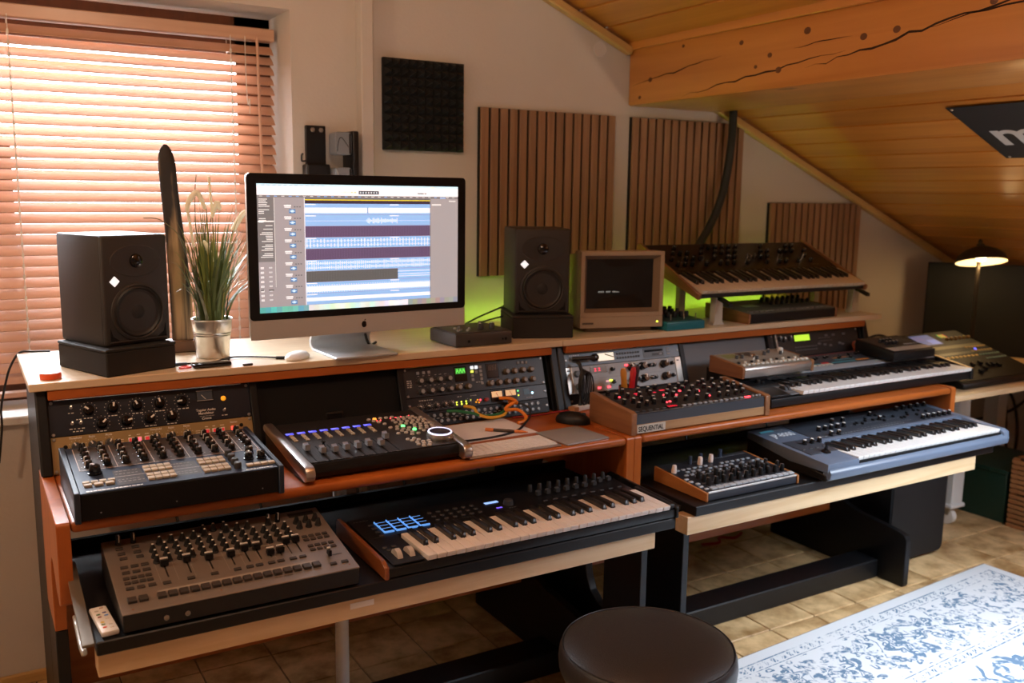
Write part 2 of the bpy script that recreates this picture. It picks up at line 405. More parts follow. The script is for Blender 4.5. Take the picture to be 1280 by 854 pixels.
crack(path(.91, 1.885, .42, 1.945, 12, .004), .0022)
crack(path(.62, 1.826, -.10, 1.90, 16, .005), .0030)
crack(path(.05, 1.862, -.75, 1.985, 20, .006), .0036)
crack(path(-.35, 1.925, -1.0, 2.0, 14, .006), .003)
crack(path(.10, 1.93, -.12, 1.94, 8, .003), .0016)
struct('trim_3', MB().box((bx0-.012, YF, 2.020), (bx0+.03, YW-.003, 2.075), beamw, .003))
knm = mat('knot_brown', (.13, .045, .012), .5)
for y, z, r_ in ((.80, 1.90, .009), (.86, 1.84, .007), (.33, 1.975, .008), (.20, 1.92, .008), (.16, 1.87, .010), (.26, 1.89, .006), (-.16, 1.93, .010), (-.27, 1.935, .010), (-.55, 1.965, .009), (.05, 1.975, .011), (.62, 2.0, .006), (-.95, 1.88, .012)):
    part('knot', MB().lathe([(r_, 0), (r_*.8, .0006), (0, .0008)], knm, 14), beam, T((bx0-.0002, y, z)) @ Matrix.Rotation(R(-90), 4, 'Y') @ Matrix.Diagonal((1, 1.25, 1, 1)))
# trim along wall and sloping ceiling
for nm, xa, xb in (('trim_1', -.95, bx0), ('trim_4', bx1, 5.10)):
    ln = (xb-xa)/math.cos(sl)
    struct(nm, MB().box((0, -.035, -.034), (ln, 0, -.004), trimw, .004), M=T((xa, YW-.001, zc(xa)-.012)) @ Matrix.Rotation(sl, 4, 'Y'))
struct('trim_5', MB().box((1.027, YW-.05, 0), (1.069, YW, 2.44), plast, .003))['label'] = 'narrow white cable duct running up the wall beside the window'
# window: frame, mullion, panes
wn = struct('window_1', MB().box((WX0, 1.16, WZ0), (WX0+.12, 1.225, WZ1), framew).box((WX1-.115, 1.16, WZ0), (WX1, 1.225, WZ1), framew)
    .box((WX0, 1.16, WZ0), (WX1, 1.225, WZ0+.11), framew).box((WX0, 1.16, WZ1-.12), (WX1, 1.225, WZ1), framew).box((-.030, 1.165, WZ0), (.022, 1.22, 1.62), framew))
gm = bpy.data.materials.new('window_glass'); gm.use_nodes = True; nt = gm.node_tree; nt.nodes.clear()
o_ = nt.nodes.new('ShaderNodeOutputMaterial'); mx = nt.nodes.new('ShaderNodeMixShader'); tr = nt.nodes.new('ShaderNodeBsdfTransparent'); gl = nt.nodes.new('ShaderNodeBsdfGlossy')
gl.inputs['Roughness'].default_value = .02; fr = nt.nodes.new('ShaderNodeFresnel'); fr.inputs[0].default_value = 1.45
nt.links.new(fr.outputs[0], mx.inputs[0]); nt.links.new(tr.outputs[0], mx.inputs[1]); nt.links.new(gl.outputs[0], mx.inputs[2]); nt.links.new(mx.outputs[0], o_.inputs[0])
part('pane', MB().box((WX0+.12, 1.190, WZ0+.11), (WX1-.115, 1.196, WZ1-.12), gm), wn)
part('window_sill', MB().box((WX0, YW-.02, WZ0-.005), (WX1, 1.16, WZ0+.02), whitem, .004), wn)

# venetian blind in the window recess
bl = thing('venetian_blind', 'brown wooden venetian blind half open in the window recess', 'blind', (.09, 1.085, 1.985))
part('headrail', MB().box((-.70, -.025, -.038), (.708, .025, 0), blindw, .003), bl)
BSL = MB().prism([(-.023, -.0012), (0, .0014), (.023, -.0012), (.023, .0012), (0, .004), (-.023, .0012)], 'x', -.70, .705, blindw).me('slat')
zs = -.066; ns = 0; tilt = 37
while zs > -1.115:
    obj('slat', BSL, bl, T((random.uniform(-.002, .002), 0, zs)) @ RX(R(tilt+random.uniform(-1.2, 1.2)))); zs -= .0318; ns += 1
part('bottom_rail', MB().box((-.70, -.022, -1.140), (.705, .022, -1.124), blindw, .003), bl)
cordm = mat('white_cord', (.70, .66, .60), .8)
for x in (-.06, .565):
    c = MB().tube([(x, -.026, -.03), (x, -.026, -1.13)], .0012, cordm, 5).tube([(x, .026, -.03), (x, .026, -1.13)], .0012, cordm, 5)
    k = -.066
    while k > -1.11: c.tube([(x, -.0255, k-.012), (x, .0255, k-.012)], .0009, cordm, 4); c.box((x-.003, -.027, k-.019), (x+.003, -.0245, k-.006), cordm); k -= .0318
    part('ladder_cord', c, bl)
part('tilt_wand', MB().cyl((.648, -.032, -.03), (.655, -.036, -.75), .0045, None, blindw, 8), bl)
part('pull_cord', MB().tube([(.610, -.030, -.03), (.609, -.034, -.15), (.612, -.035, -.24), (.618, -.036, -.225), (.617, -.036, -.27)], .0014, cordm, 5), bl)

# ================================================================ DESKS
W = 1.4918; TILT = .3114; ZT = 1.010
tb = [(math.sin(TILT), math.cos(TILT))]
def slant(y_off, z): return .417+y_off-(.961-z)*math.tan(TILT)
FOOT = [(.085, 0), (.08, .01), (.08, .185), (.09, .203), (.12, .212), (.20, .222), (.30, .232), (.37, .25), (.41, .28), (.43, .33), (.44, .4545), (.76, .4545), (.76, 0)]
def desk(x0, label, right):
    d = thing('studio_desk', label, 'desk', (x0, 0, 0))
    part('worktop', MB().box((.0275, 0, .765), (W-.0275, .44, .79), orange, .010, 3), d)
    arc = lambda cx, cz, r, a0, a1, n: [(cx+r*math.cos(R(a)), cz+r*math.sin(R(a))) for a in lin(a0, a1, n)]
    for xa in (0, W-.027):
        low = [(.085, .612), (.13, .638), (.165, .655), (.20, .65), (.222, .63), (.235, .59)] if xa == 0 and not right else [(.20, .602), (.235, .585)]
        poly = [(.44, .79)]+arc(.010, .780, .010, 90, 180, 4)+arc(.035, .637, .035, 180, 270, 6)+low+[(.235, .455), (.44, .455)]
        part('side_panel', MB().prism(poly, 'x', xa, xa+.027, orangez, .0015), d)
        if xa == 0: foot = [(.085, 0), (.08, .01), (.08, .185), (.09, .205), (.12, .215), (.16, .225), (.195, .25), (.215, .29), (.228, .35), (.235, .4545), (.4395, .4545), (.4395, 0)]
        else: foot = FOOT
        xb = xa if xa == 0 else xa-.072
        part('base_panel', MB().prism(foot, 'x', xb, xb+.027, blackmet, .002), d, label='black lower side panel with a curved foot')
        part('upper_side', MB().prism([(slant(-.010, .7905), .7905), (slant(-.010, .988), .988), (.76, .988), (.76, 0 if xa == 0 else .456), (.4405, 0 if xa == 0 else .456), (.4405, .7905)], 'x', xa, xa+.027, blackmet, .004), d, label='black upright side of the rack bridge')
    part('bridge_rail', MB().box((.0275, .397, .966), (W-.0275, .74, .990), orange, .002), d, label='cherry wood strip under the pine top')
    xr = 1.5025 if not right else 1.56
    part('top_board', MB().box((-.012 if not right else .0125, .394, .9905), (xr, .870, ZT), pinet, .002), d, label='pale pine board lying along the bridge')
    for xa in (.5095, .9365):
        part('rack_divider', MB().prism([(slant(-.006, .7905), .7905), (slant(-.006, .966), .966), (slant(.05, .966), .966), (slant(.05, .7905), .7905)], 'x', xa, xa+.0185, blackmet, .001), d)
    mpan = blackm if not right else midgrey
    cp = part('centre_panel', MB().prism([(slant(.010, .7905), .7905), (slant(.010, .9655), .9655), (slant(.022, .9655), .9655), (slant(.022, .7905), .7905)], 'x', .5285, .936, mpan), d)
    if not right: part('socket', MB().box((.715, slant(.004, .86), .825), (.765, slant(.02, .86), .862), black, .003), cp)
    for xa in (.0275, .4955, .9555, 1.4625-.0225+.014):
        part('rack_rail', MB().prism([(slant(.006, .7905), .7905), (slant(.006, .9655), .9655), (slant(.03, .9655), .9655), (slant(.03, .7905), .7905)], 'x', xa, xa+.012, blackm), d)
    part('modesty_panel', MB().box((.0275, .445, .20), (W-.0275, .463, .56) if not right else (W-.1005, .463, .56), orange, .001), d)
    part('stretcher', MB().box((.0275, .195, .0), (W-.1005, .305, .075), blackmet, .004), d)
    return d
d1 = desk(0, 'cherry wood studio desk with black uprights on the left, under the window', False)
d2 = desk(W, 'cherry wood studio desk on the right, nearer the sloping ceiling', True)
# pulled out keyboard shelves, each on its desk's own runners
def tray(d, xa, xb, yf, bxa, bxb, byf, bh):
    t = part('keyboard_shelf', MB().box((xa, yf, .600), (xb, .30, .628), blackmet, .002).box((xa, .285, .6285), (xb, .30, .650), blackm, .001), d, label='black pulled out shelf')
    part('front_board', MB().box((bxa, byf, .600-bh), (bxb, byf+.05, .5995), pine, .0015), t, label='pale pine board under the front of the shelf')
    for x in (xa-.012, xb): part('runner', MB().box((x, yf+.06, .602), (x+.0115, .42, .615), steel, .001), t)
    return t
t1 = tray(d1, .040, 1.450, -.235, .042, 1.392, -.225, .048)
t2 = tray(d2, 1.558-W, 2.93-W, -.195, 1.535-W, 2.842-W, -.188, .052)
part('label_sticker', MB().box((.545, -.2262, .575), (.60, -.2252, .588), white), t1)
for d, x in ((d1, 1.425), (d2, 1.575-W)):
    part('support_board', MB().box((x, -.13, 0), (x+.023, .04, .5995), blackmet, .002), d, label='black upright board carrying the end of the shelf')
part('support_leg', MB().cyl((.735, .35, 0), (.735, .35, .764), .019, None, white, 20), d1, label='round white metal leg')

# ================================================================ RACK UNITS (panel frame: u right, v down from the top edge)
def rack(name, label, cat, x, unit0, units, face, depth=.16, group=None, proud=.004):
    y = .417-.04445*unit0*math.sin(TILT); z = .961-.04445*unit0*math.cos(TILT)
    r = thing(name, label, cat, (x, y, z), 0, group)
    s, c = math.sin(TILT), math.cos(TILT)
    F = Matrix(((1, 0, 0, 0), (0, s, -c, 0), (0, c, s, 0), (0, 0, 0, 1)))
    h = .04445*units
    part('front_panel', MB().box((.0005, -h+.0006, -.003), (.4821, -.0006, 0), face, .0008), r, F)
    part('chassis', MB().box((.018, -h+.003, -depth), (.4646, -.003, -.0032), blackm), r, F)
    d = Dev(r, F, True); scr = CACHE.setdefault('screw', MB().lathe([(.0042, 0), (.0042, .001), (.003, .0024), (0, .0026)], steel, 10).me('screw'))
    for u in (.0075, .4751):
        for v in ((.006, h-.006) if units > 1 else (h/2,)): d.put('screw', scr, u, v)
    return d
WH = (.72, .70, .66)
# 1: dark blue black valve compressor
k = rack('rack_compressor', 'dark blue black rack compressor with white lettering and small needle meter, top left', 'rack unit', .0264, 0, 2, mat('blue_black_panel', (.008, .012, .024), .34))
P = PR(); kn = knob(.0118, .016, blackg, white, skirt=1.12)
for i, (u, a) in enumerate(zip((.089, .144, .200, .254, .309), (50, -10, 22, 12, 95))): k.put('knob', kn, u, .030, a); P.arc(u, .030, .0185, 11, WH); P.dashes(u-.012, .050, 3, WH, .0022)
for i, (u, a) in enumerate(zip((.116, .173, .227, .280), (-45, -75, -55, 12))): k.put('knob', kn, u, .066, a); P.arc(u, .066, .0185, 11, WH); P.dashes(u-.012, .085, 3, WH, .0022)
for u, v in ((.050, .021), (.050, .060), (.069, .060), (.412, .065)):
    k.put('toggle_switch', CACHE.setdefault('tog', MB().lathe([(.0038, 0), (.0038, .003), (0, .003)], steel, 10).cyl((0, 0, .002), (0, .003, .013), .0016, .0021, silver, 8).me('toggle_switch')), u, v); P.dashes(u-.007, v+.013, 2, WH, .002)
m_ = k.put('needle_meter', MB().box((-.0215, -.015, 0), (.0215, .015, .003), black, .001).box((-.019, -.012, .003), (.019, .012, .0034), mat('meter_face_dark', (.05, .07, .10), .3))
    .box((-.0205, .0118, .003), (.0205, .0135, .0036), softgrey).box((-.0205, -.0135, .003), (.0205, -.0118, .0036), softgrey).me('needle_meter'), .366, .022)
nd = MB().box((-.0006, 0, .0036), (.0006, .016, .0040), white); part('needle', nd, m_, T((.002, -.010, 0)) @ RZ(R(40)))
k.put('indicator_lamp', MB().lathe([(.0065, 0), (.0065, .002), (.0055, .005), (.003, .007), (0, .0075)], amber, 14).me('indicator_lamp'), .413, .034)
k.text('Tegeler Audio', .366, .062, .0085, white, 'CENTER', .0001); k.text('Manufaktur', .366, .0705, .0085, white, 'CENTER', .0001); k.text('Creme', .366, .084, .0085, white, 'CENTER', .0001)
P.dashes(.349, .0755, 5, (.35, .34, .33), .0014, .006, .0015); P.dashes(.05, .0795, 3, WH); P.dashes(.06, .051, 2, WH); k.print(P)
# 2: gold compressor
k = rack('rack_compressor', 'champagne gold rack compressor with lit red buttons behind the blue synthesizer', 'rack unit', .0264, 2, 2, gold)
P = PR(); kn = knob(.0088, .013, dgrey, white, skirt=1.15); P2 = PR(); G = (.85, .78, .62)
for o in (0, .185):
    for u, t in ((.054, 'Threshold'), (.091, 'Ratio'), (.129, 'Mode')):
        k.put('knob', kn, u+o, .026, random.choice((-30, 0, 25))); P.arc(u+o, .026, .015, 9, G, .0014); k.text(t, u+o, .0085, .0068, white, 'CENTER', .0001)
    for q, u in enumerate((.179, .198, .217)):
        k.put('lit_button', btn(.0125, .0125, .004, white), u+o+(.0 if o == 0 else .0), .0265)
        k.put('lit_button', btn(.0088, .0088, .0048, red_led if (q == 1 and o == 0) else mat('dim_red_button', (.55, .03, .035), .4, emit=.55)), u+o, .0265); P.dashes(u+o-.005, .0145, 1, G, .002, .009)
    for kx in range(4): P.rect(.150+o, .022+kx*.005, .162+o, .0232+kx*.005, G)
k.put('lit_button', btn(.016, .016, .005, mat('lit_red_square', (1, .10, .07), .4, emit=1.3)), .433, .0285); k.text('Stereo', .433, .012, .0068, white, 'CENTER', .0001)
for u, v in ((.031, .026), (.452, .02)): k.put('jack', rbtn(.005, .002, blackm), u, v)
k.print(P)
# 3: multi effects unit 2U
k = rack('rack_effects_unit', 'black two-row rack unit with tall green display and rows of grey knobs', 'rack unit', .9556, 0, 2, mat('charcoal_panel', (.020, .021, .024), .36))
P = PR(); kn = knob(.0088, .013, dgrey, None, softgrey, skirt=1.1); kn2 = knob(.0088, .013, mat('bronze_knob', (.12, .08, .05), .35), None, softgrey, skirt=1.1)
for u in lin(.052, .146, 4): k.put('knob', kn, u, .041); P.arc(u, .041, .0135, 7, (.3, .3, .3), .0012); k.put('knob', kn, u, .072); P.arc(u, .072, .0135, 7, (.3, .3, .3), .0012)
for u in (.175, .207): k.put('knob', kn2, u, .071)
for u in lin(.345, .434, 4): k.put('knob', kn2, u, .038); P.arc(u, .038, .0135, 7, (.3, .3, .3), .0012)
for u in lin(.284, .436, 6): k.put('knob', kn2, u, .069)
k.put('display', MB().box((-.021, -.0225, 0), (.021, .0225, .002), blackg, .001).me('display'), .187, .032)
k.put('display', MB().box((-.021, -.0225, 0), (.021, .0225, .002), blackg, .001).me('display'), .297, .031)
g = PR(); LG = (.18, .95, .12)
g.rect(.170, .0135, .203, .031, (.03, .22, .03), .0024)
for q in range(3): u = .172+q*.0105; g.line(u, .029, u+.004, .016, .0015, LG, .0026); g.line(u+.004, .016, u+.0085, .028, .0015, LG, .0026); g.line(u+.001, .024, u+.008, .020, .0012, LG, .0026)
for q in range(5): g.line(.284+q*.006, .030, .286+q*.006, .013, .0008, (.13, .06, .03), .0026)
k.print(g, GLOW, 'lit_figures')
for u in (.227, .242): k.put('lit_button', btn(.0095, .0095, .004, mat('lit_white_button', (.85, .92, 1), .4, emit=1)), u, .0155)
k.put('lit_button', btn(.008, .006, .004, yel_led), .226, .0275)
for u, v in ((.256, .016), (.256, .028), (.256, .040), (.241, .03), (.226, .04), (.226, .052), (.256, .052), (.256, .065), (.047, .017), (.066, .017), (.083, .017), (.392, .014), (.407, .014), (.421, .014)): k.put('button', btn(.0085, .0085, .003, softgrey), u, v)
for u in (.166, .276, .236): P.dashes(u, .061, 3, (.6, .6, .6), .002)
for v in (.038, .044, .050, .056): P.dashes(.009, v, 2, (.55, .55, .55), .0028, .006)
P.dashes(.045, .056, 6, (.35, .35, .35), .0016, .008, .012); P.dashes(.045, .026, 6, (.35, .35, .35), .0016, .008, .012); k.print(P)
# 4: channel strip 1U with two small meters
k = rack('rack_preamp', 'slim black rack unit with two small lit needle meters and green lights', 'rack unit', .9556, 2, 1, mat('black_panel_gloss', (.014, .015, .018), .3))
P = PR(); kn = knob(.0065, .011, dgrey, white, skirt=1.2)
for u in (.043, .070, .094, .122, .146, .2): k.put('knob', kn, u, .029, random.randint(-60, 60)); P.arc(u, .029, .0105, 12, (.7, .7, .7), .0015, -225, 135)
for u in lin(.161, .193, 3):
    for v in (.026, .033): k.put('led', rbtn(.0022, .003, yel_led), u, v)
k.put('led', rbtn(.0022, .003, yel_led), .208, .024)
for u, v, m_ in ((.226, .032, amber), (.232, .026, amber), (.2415, .027, red_led), (.236, .034, amber)): k.put('led', rbtn(.0026, .003, m_), u, v)
k.put('knob', knob(.0062, .010, mat('red_knob', (.35, .03, .02), .4)), .262, .028)
for u in (.300, .349):
    k.put('needle_meter', MB().box((-.021, -.017, 0), (.021, .017, .003), blackg, .001).box((-.018, -.003, .003), (.018, .0145, .0034), mat('lit_meter_face', (.95, .62, .33), .5, emit=.42)).box((-.0006, -.003, .0034), (.0006, .012, .0038), black, M=T((.003, 0, 0)) @ RZ(R(30))).me('needle_meter'), u, .021)
k.put('led', rbtn(.002, .003, yel_led), .377, .026); k.put('led', rbtn(.002, .003, green_led), .377, .012)
k.put('led', rbtn(.0034, .003, cyan_led), .428, .023); P.rect(.398, .008, .418, .026, (.10, .22, .34)); P.dashes(.405, .036, 3, (.4, .4, .4)); P.dashes(.04, .010, 6, (.45, .45, .42), .003); P.dashes(.165, .010, 2, (.4, .4, .4)); P.dashes(.21, .011, 3, (.4, .4, .4)); k.print(P)
# 5: patchbay
k = rack('patchbay', 'black patchbay with two rows of sockets in the lowest rack slot', 'rack unit', .9556, 3, 1, blackmet)
jk = MB().lathe([(.0052, 0), (.0052, .0022), (.0034, .0026), (.0034, .0004), (0, .0004)], steel, 12).me('jack')
for i in range(20):
    u = .04+i*.0212
    k.put('jack_socket', jk, u, .013); k.put('jack_socket', jk, u, .031)
P = PR(); P.dashes(.04, .022, 22, (.35, .35, .35), .002, .008, .010); k.print(P)
# 6: blue grey 1U sampler with slot
xr3 = W+.0264
k = rack('rack_sampler', 'silver blue slim rack unit with bright display and card slot', 'rack unit', xr3, 0, 1, mat('silver_blue_panel', (.20, .25, .30), .45, .15))
k.put('display', MB().box((-.036, -.0155, 0), (.036, .0155, .0016), softgrey, .0008).box((-.0325, -.0125, .0016), (.0325, .0125, .002), mat('pale_display', (.95, .88, .70), .4, emit=.75)).me('display'), .167, .021)
P = PR(); P.line(.163, .012, .198, .024, .004, (.35, .30, .22), .0024)
for r_ in (.0155, .0295):
    for u in lin(.216, .305, 9): k.put('button', btn(.0072, .0065, .003, dgrey), u, r_)
k.put('card_slot', MB().box((-.045, -.017, 0), (.045, .017, .001), mat('slot_grey', (.16, .19, .22), .5)).box((-.040, .003, .001), (.040, .010, .0016), blackm).box((-.008, -.011, .001), (.040, -.002, .0016), dgrey).box((.022, -.010, .0016), (.034, -.003, .003), softgrey).me('card_slot'), .370, .022)
for v in (.012, .021, .031): k.put('button', btn(.014, .006, .003, softgrey), .433, v)
k.put('knob', knob(.013, .014, blackg), .121, .021); k.put('knob', knob(.005, .008, white), .095, .023)
P.dashes(.022, .008, 5, (.75, .78, .8), .005, .009, .002); k.print(P)
# 7: silver 2U twin preamp
k = rack('rack_preamp', 'silver two-row rack unit with shiny end plates and black knobs', 'rack unit', xr3, 1, 2, mat('satin_silver_panel', (.36, .36, .36), .5, .15))
for u in (.013, .469): k.put('end_plate', MB().box((-.0125, -.0435, 0), (.0125, .0435, .003), mat('polished_steel_plate', (.62, .60, .56), .3, .8), .001).box((-.007, .030, .003), (.004, .034, .0034), blackm).me('end_plate'), u, .0445)
kb_ = knob(.0125, .022, blackg, white, skirt=1.1); ks_ = knob(.007, .012, black, white)
for v in (.024, .066):
    k.put('knob', knob(.012, .010, mat('slate_knob', (.10, .13, .16), .3), None, dgrey), .043, v)
    for u, q in ((.262, kb_), (.310, kb_), (.362, ks_), (.405, kb_), (.44, ks_), (.345, ks_), (.290, ks_), (.185, ks_)): k.put('knob', q, u+random.uniform(-.002, .002), v-.004, random.randint(-80, 80))
    for u in (.075, .175, .225, .245): k.put('button', btn(.010, .008, .003, softgrey), u, v+.006)
k.put('display', MB().box((-.034, -.011, 0), (.034, .011, .0015), blackg).me('display'), .131, .017)
g = PR()
for q in range(2): g.rect(.112+q*.016, .011, .122+q*.016, .0135, (1, .05, .10), .002); g.rect(.112+q*.016, .019, .122+q*.016, .0215, (1, .05, .10), .002); g.rect(.116+q*.016, .0135, .1185+q*.016, .019, (1, .05, .1), .002)
k.print(g, GLOW, 'lit_figures')
for u, v, m_ in ((.123, .077, red_led), (.162, .077, red_led), (.246, .012, red_led), (.174, .057, yel_led), (.160, .058, mat('pale_pink_led', (.9, .5, .55), .4, emit=.6))): k.put('lit_button', btn(.012, .006, .003, m_), u, v)
P = PR(); P.rect(.028, .0442, .455, .045, (.2, .2, .2)); P.dashes(.06, .038, 8, (.25, .25, .25)); P.dashes(.06, .083, 8, (.25, .25, .25)); k.print(P)
# 8: black synth module with green LCD
k = rack('rack_synth_module', 'black two-row rack module with glowing green display, far right bay', 'rack unit', W+.9556, 0, 2, mat('near_black_panel', (.012, .012, .013), .4))
k.put('display', MB().box((-.046, -.015, 0), (.046, .015, .002), blackg, .001).box((-.041, -.0115, .002), (.041, .0115, .0024), mat('green_lcd', (.50, .85, .05), .4, emit=.8)).me('display'), .165, .021)
kn = knob(.0095, .012, dgrey, white)
for u, v in ((.100, .019), (.045, .018), (.068, .022)): k.put('knob', kn, u, v)
k.put('handle', MB().box((-.004, -.034, 0), (.004, .034, .012), steel, .002).me('handle'), .020, .03)
for u in lin(.125, .235, 10):
    for v in (.056, .068): k.put('button', btn(.007, .005, .003, mat('dark_button', (.10, .10, .105), .5)), u, v)
for u, v in ((.255, .05), (.285, .055), (.315, .06), (.37, .055), (.385, .06), (.30, .02), (.34, .02), (.40, .02)): k.put('button', btn(.016, .008, .003, mat('dark_button', (.10, .10, .105), .5)), u, v)
P = PR(); P.dashes(.255, .028, 8, (.14, .14, .14)); P.dashes(.255, .040, 9, (.12, .12, .12)); k.print(P)
# 9: blank panels closing the remaining slot of bays three and four
for x, u0, n_, lab in ((xr3, 3, 1, 'plain black rack blank below the silver preamp'), (W+.9556, 2, 2, 'plain black rack blank behind the black keyboard')):
    rack('rack_blank', lab, 'rack panel', x, u0, n_, blackm, .02)

# ================================================================ KEYBOARD HELPERS
def keys(dev_root, x0, y0, z0, n, pitch, length, mw, name_w='white_key', lip=.013, slope=0, bl=.62):
    M0 = T((x0, y0, z0)) @ RX(slope)
    kw = ('wk', n, pitch, length, mw.name, lip); kb = ('bk', n, pitch, length)
    CACHE.setdefault(kw, MB().prism([(0, 0), (0, -.004), (.003, -lip), (length, -lip), (length, 0)], 'x', .0007, pitch-.0007, mw, .0009).me('white_key'))
    h = .0118; w_ = pitch*.285
    CACHE.setdefault(kb, MB().prism([(length*(1-bl), 0), (length*(1-bl)+.006, h), (length, h*.8), (length, -.004), (length*(1-bl), -.004)], 'x', -w_, w_, ebony, .0012).me('black_key'))
    for i in range(n): obj(name_w, CACHE[kw], dev_root, M0 @ T((i*pitch, 0, 0)))
    off = {0: -.06, 1: .06, 3: -.08, 4: 0, 5: .08}
    for i in range(n-1):
        if i % 7 in off: obj('black_key', CACHE[kb], dev_root, M0 @ T(((i+1+off[i % 7])*pitch, 0, .0002)))
def wedge(hf, hb, d): return math.atan2(hb-hf, d)
def desk_dev(name, label, cat, x, y, z, hf, hb, d):
    r = thing(name, label, cat, (x, y, z)); return Dev(r, T((0, 0, hf)) @ RX(wedge(hf, hb, d)))

# ================================================================ LEFT DESK, WORKTOP
ZW = .79
# --- dark blue desktop synthesizer
d = desk_dev('desktop_synthesizer', 'dark blue desktop synthesizer with rows of black knobs and beige buttons, left end of worktop', 'synthesizer', .035, -.018, ZW, .062, .083, .30)
r = d.root
part('case', MB().prism([(0, .004), (0, .060), (.300, .0815), (.300, .004)], 'x', .0125, .4215, blackm, .0015), r)
part('control_panel', MB().box((.0135, .002, -.002), (.4205, .300, .0004), navy), r, d.F, label='dark blue control panel')
for x in (0, .422):
    part('end_cheek', MB().prism([(-.004, 0), (-.004, .066), (.304, .0875), (.304, 0)], 'x', x, x+.012, mat('dark_blue_cheek', (.020, .030, .052), .42, spec=.35), .0018), r)
P = PR(); LN = (.66, .56, .50)
P.rect(.027, .137, .415, .290, (.062, .048, .042), .0005); P.rect(.088, .020, .145, .112, (.055, .045, .042), .0005); P.rect(.202, .028, .262, .112, (.055, .045, .042), .0005)
for u in (.027, .104, .181, .258, .336, .376, .415): P.line(u, .137, u, .288, .0016, LN)
P.line(.027, .137, .415, .1365, .0018, LN); P.line(.086, .072, .318, .070, .0016, LN); P.line(.336, .288, .415, .288, .0016, LN)
for v in (.105, .088, .052, .040): P.dashes(.092, v, 6, (.5, .43, .38), .0018, .006); P.dashes(.206, v, 6, (.5, .43, .38), .0018, .006)
for i in range(60): u = .032+.0125*(i % 30); P.rect(u, .158+.05*(i//30), u+.002, .160+.05*(i//30), (.75, .68, .6))
P.dashes(.025, .0085, 10, (.85, .85, .85), .0055, .007, .0012); P.dashes(.100, .0085, 5, (.85, .85, .85), .0045, .006, .002)
P.dashes(.352, .009, 9, (.85, .85, .85), .0042, .006, .0012); d.print(P)
kn = knob(.0080, .017, blackg, mat('pale_mark', (.6, .56, .52), .5), skirt=1.22)
for u0 in (.047, .124, .203, .281):
    for u in (u0, u0+.038):
        for v in lin(.156, .276, 5): d.put('knob', kn, u, v, random.randint(-140, 140))
for v in lin(.152, .276, 5): d.put('knob', kn, .356, v, random.randint(-140, 140)); d.put('knob', kn, .398, v+.012 if v < .2 else v, random.randint(-140, 140))
d.put('knob', knob(.0125, .021, blackg, white, skirt=1.2), .054, .112, 30)
for u, v in ((.386, .112), (.376, .078), (.404, .075)): d.put('knob', knob(.0095, .018, blackg, white, skirt=1.2), u, v, random.randint(-90, 90))
for v in (.118, .088, .058, .030): d.put('knob', knob(.0085, .014, dgrey, None, dgrey, taper=.95), .339, v)
for i in range(4): d.put('button', btn(.0135, .0105, .0055, beige), .030+i*.0165, .056)
for u, wd in ((.032, .0155), (.0525, .0175), (.0745, .0175)): d.put('button', btn(wd, .0105, .0055, beige), u, .040)
for u0 in (.150, .266):
    for i in range(4):
        for v in (.104, .084, .054, .034): d.put('button', btn(.0132, .0150, .0055, beige), u0+.0065+i*.0148, v)
for i in range(4): d.put('button', btn(.0145, .0125, .0055, beige), .366+i*.0163, .032)
for x in (.05, .2, .385): part('case_screw', MB().lathe([(.0016, 0), (.001, .001), (0, .001)], steel, 8), r, T((x, 0, .018)) @ RX(R(90)))

# --- black motor fader controller with silver arms
d = desk_dev('fader_controller', 'black motor fader controller with silver side arms, blue displays and jog wheel', 'controller', .537, .030, ZW, .045, .069, .30)
r = d.root
part('case', MB().prism([(.004, .006), (-.004, .020), (0, .043), (.300, .067), (.300, .006)], 'x', .010, .416, black, .003, 2), r)
part('control_panel', MB().box((.012, .004, -.002), (.414, .298, .0004), mat('brown_black_panel', (.017, .015, .014), .4)), r, d.F)
for x in (-.012, .404):
    part('side_arm', MB().prism([(-.016+.02*math.cos(R(a)), .026+.020*math.sin(R(a))) for a in lin(270, 90, 9)]+[(.310, .074), (.318, .066), (.316, .055)], 'x', x, x+.024, silver, .007, 3), r, label='brushed silver side arm')
    part('end_plate', MB().prism([(0, .002), (0, .02), (.306, .055), (.306, .002)], 'x', x+.003, x+.021, black, .001), r)
part('arm_screw', MB().lathe([(.0028, 0), (.002, .0014), (0, .0014)], steel, 10), r, T((-.0092, .03, .016)) @ Matrix.Rotation(R(-90), 4, 'Y'))
g = PR()
for i in range(8):
    u = .004+.013+i*.0303
    g.rect(u, .208, u+.021, .221, (.10, .11, .95), .0012); g.dashes(u+.001, .2175, 3, (.45, .5, 1), .002, .004, .0012, .0014); g.dashes(u+.001, .2125, 2, (.35, .4, 1), .002, .004, .0012, .0014)
    for q in range(4): d.put('button', btn(.0095, .0070, .0045, beige), .0265+i*.0303, .196-q*.0125)
    d.put('fader_slot', CACHE.setdefault('fslot', MB().box((-.0016, -.055, 0), (.0016, .055, .0007), blackm).box((-.0075, -.056, 0), (-.0066, .056, .0005), dgrey).box((.0066, -.056, 0), (.0075, .056, .0005), dgrey).me('fader_slot')), .020+i*.0303+.009, .055)
    v = (.085, .055, .052, .055, .056, .060, .052, .096)[i]
    d.put('fader_cap', fcap(.0125, .022, .019, capg), .029+i*.0303, v)
d.print(g, GLOW, 'lit_displays')
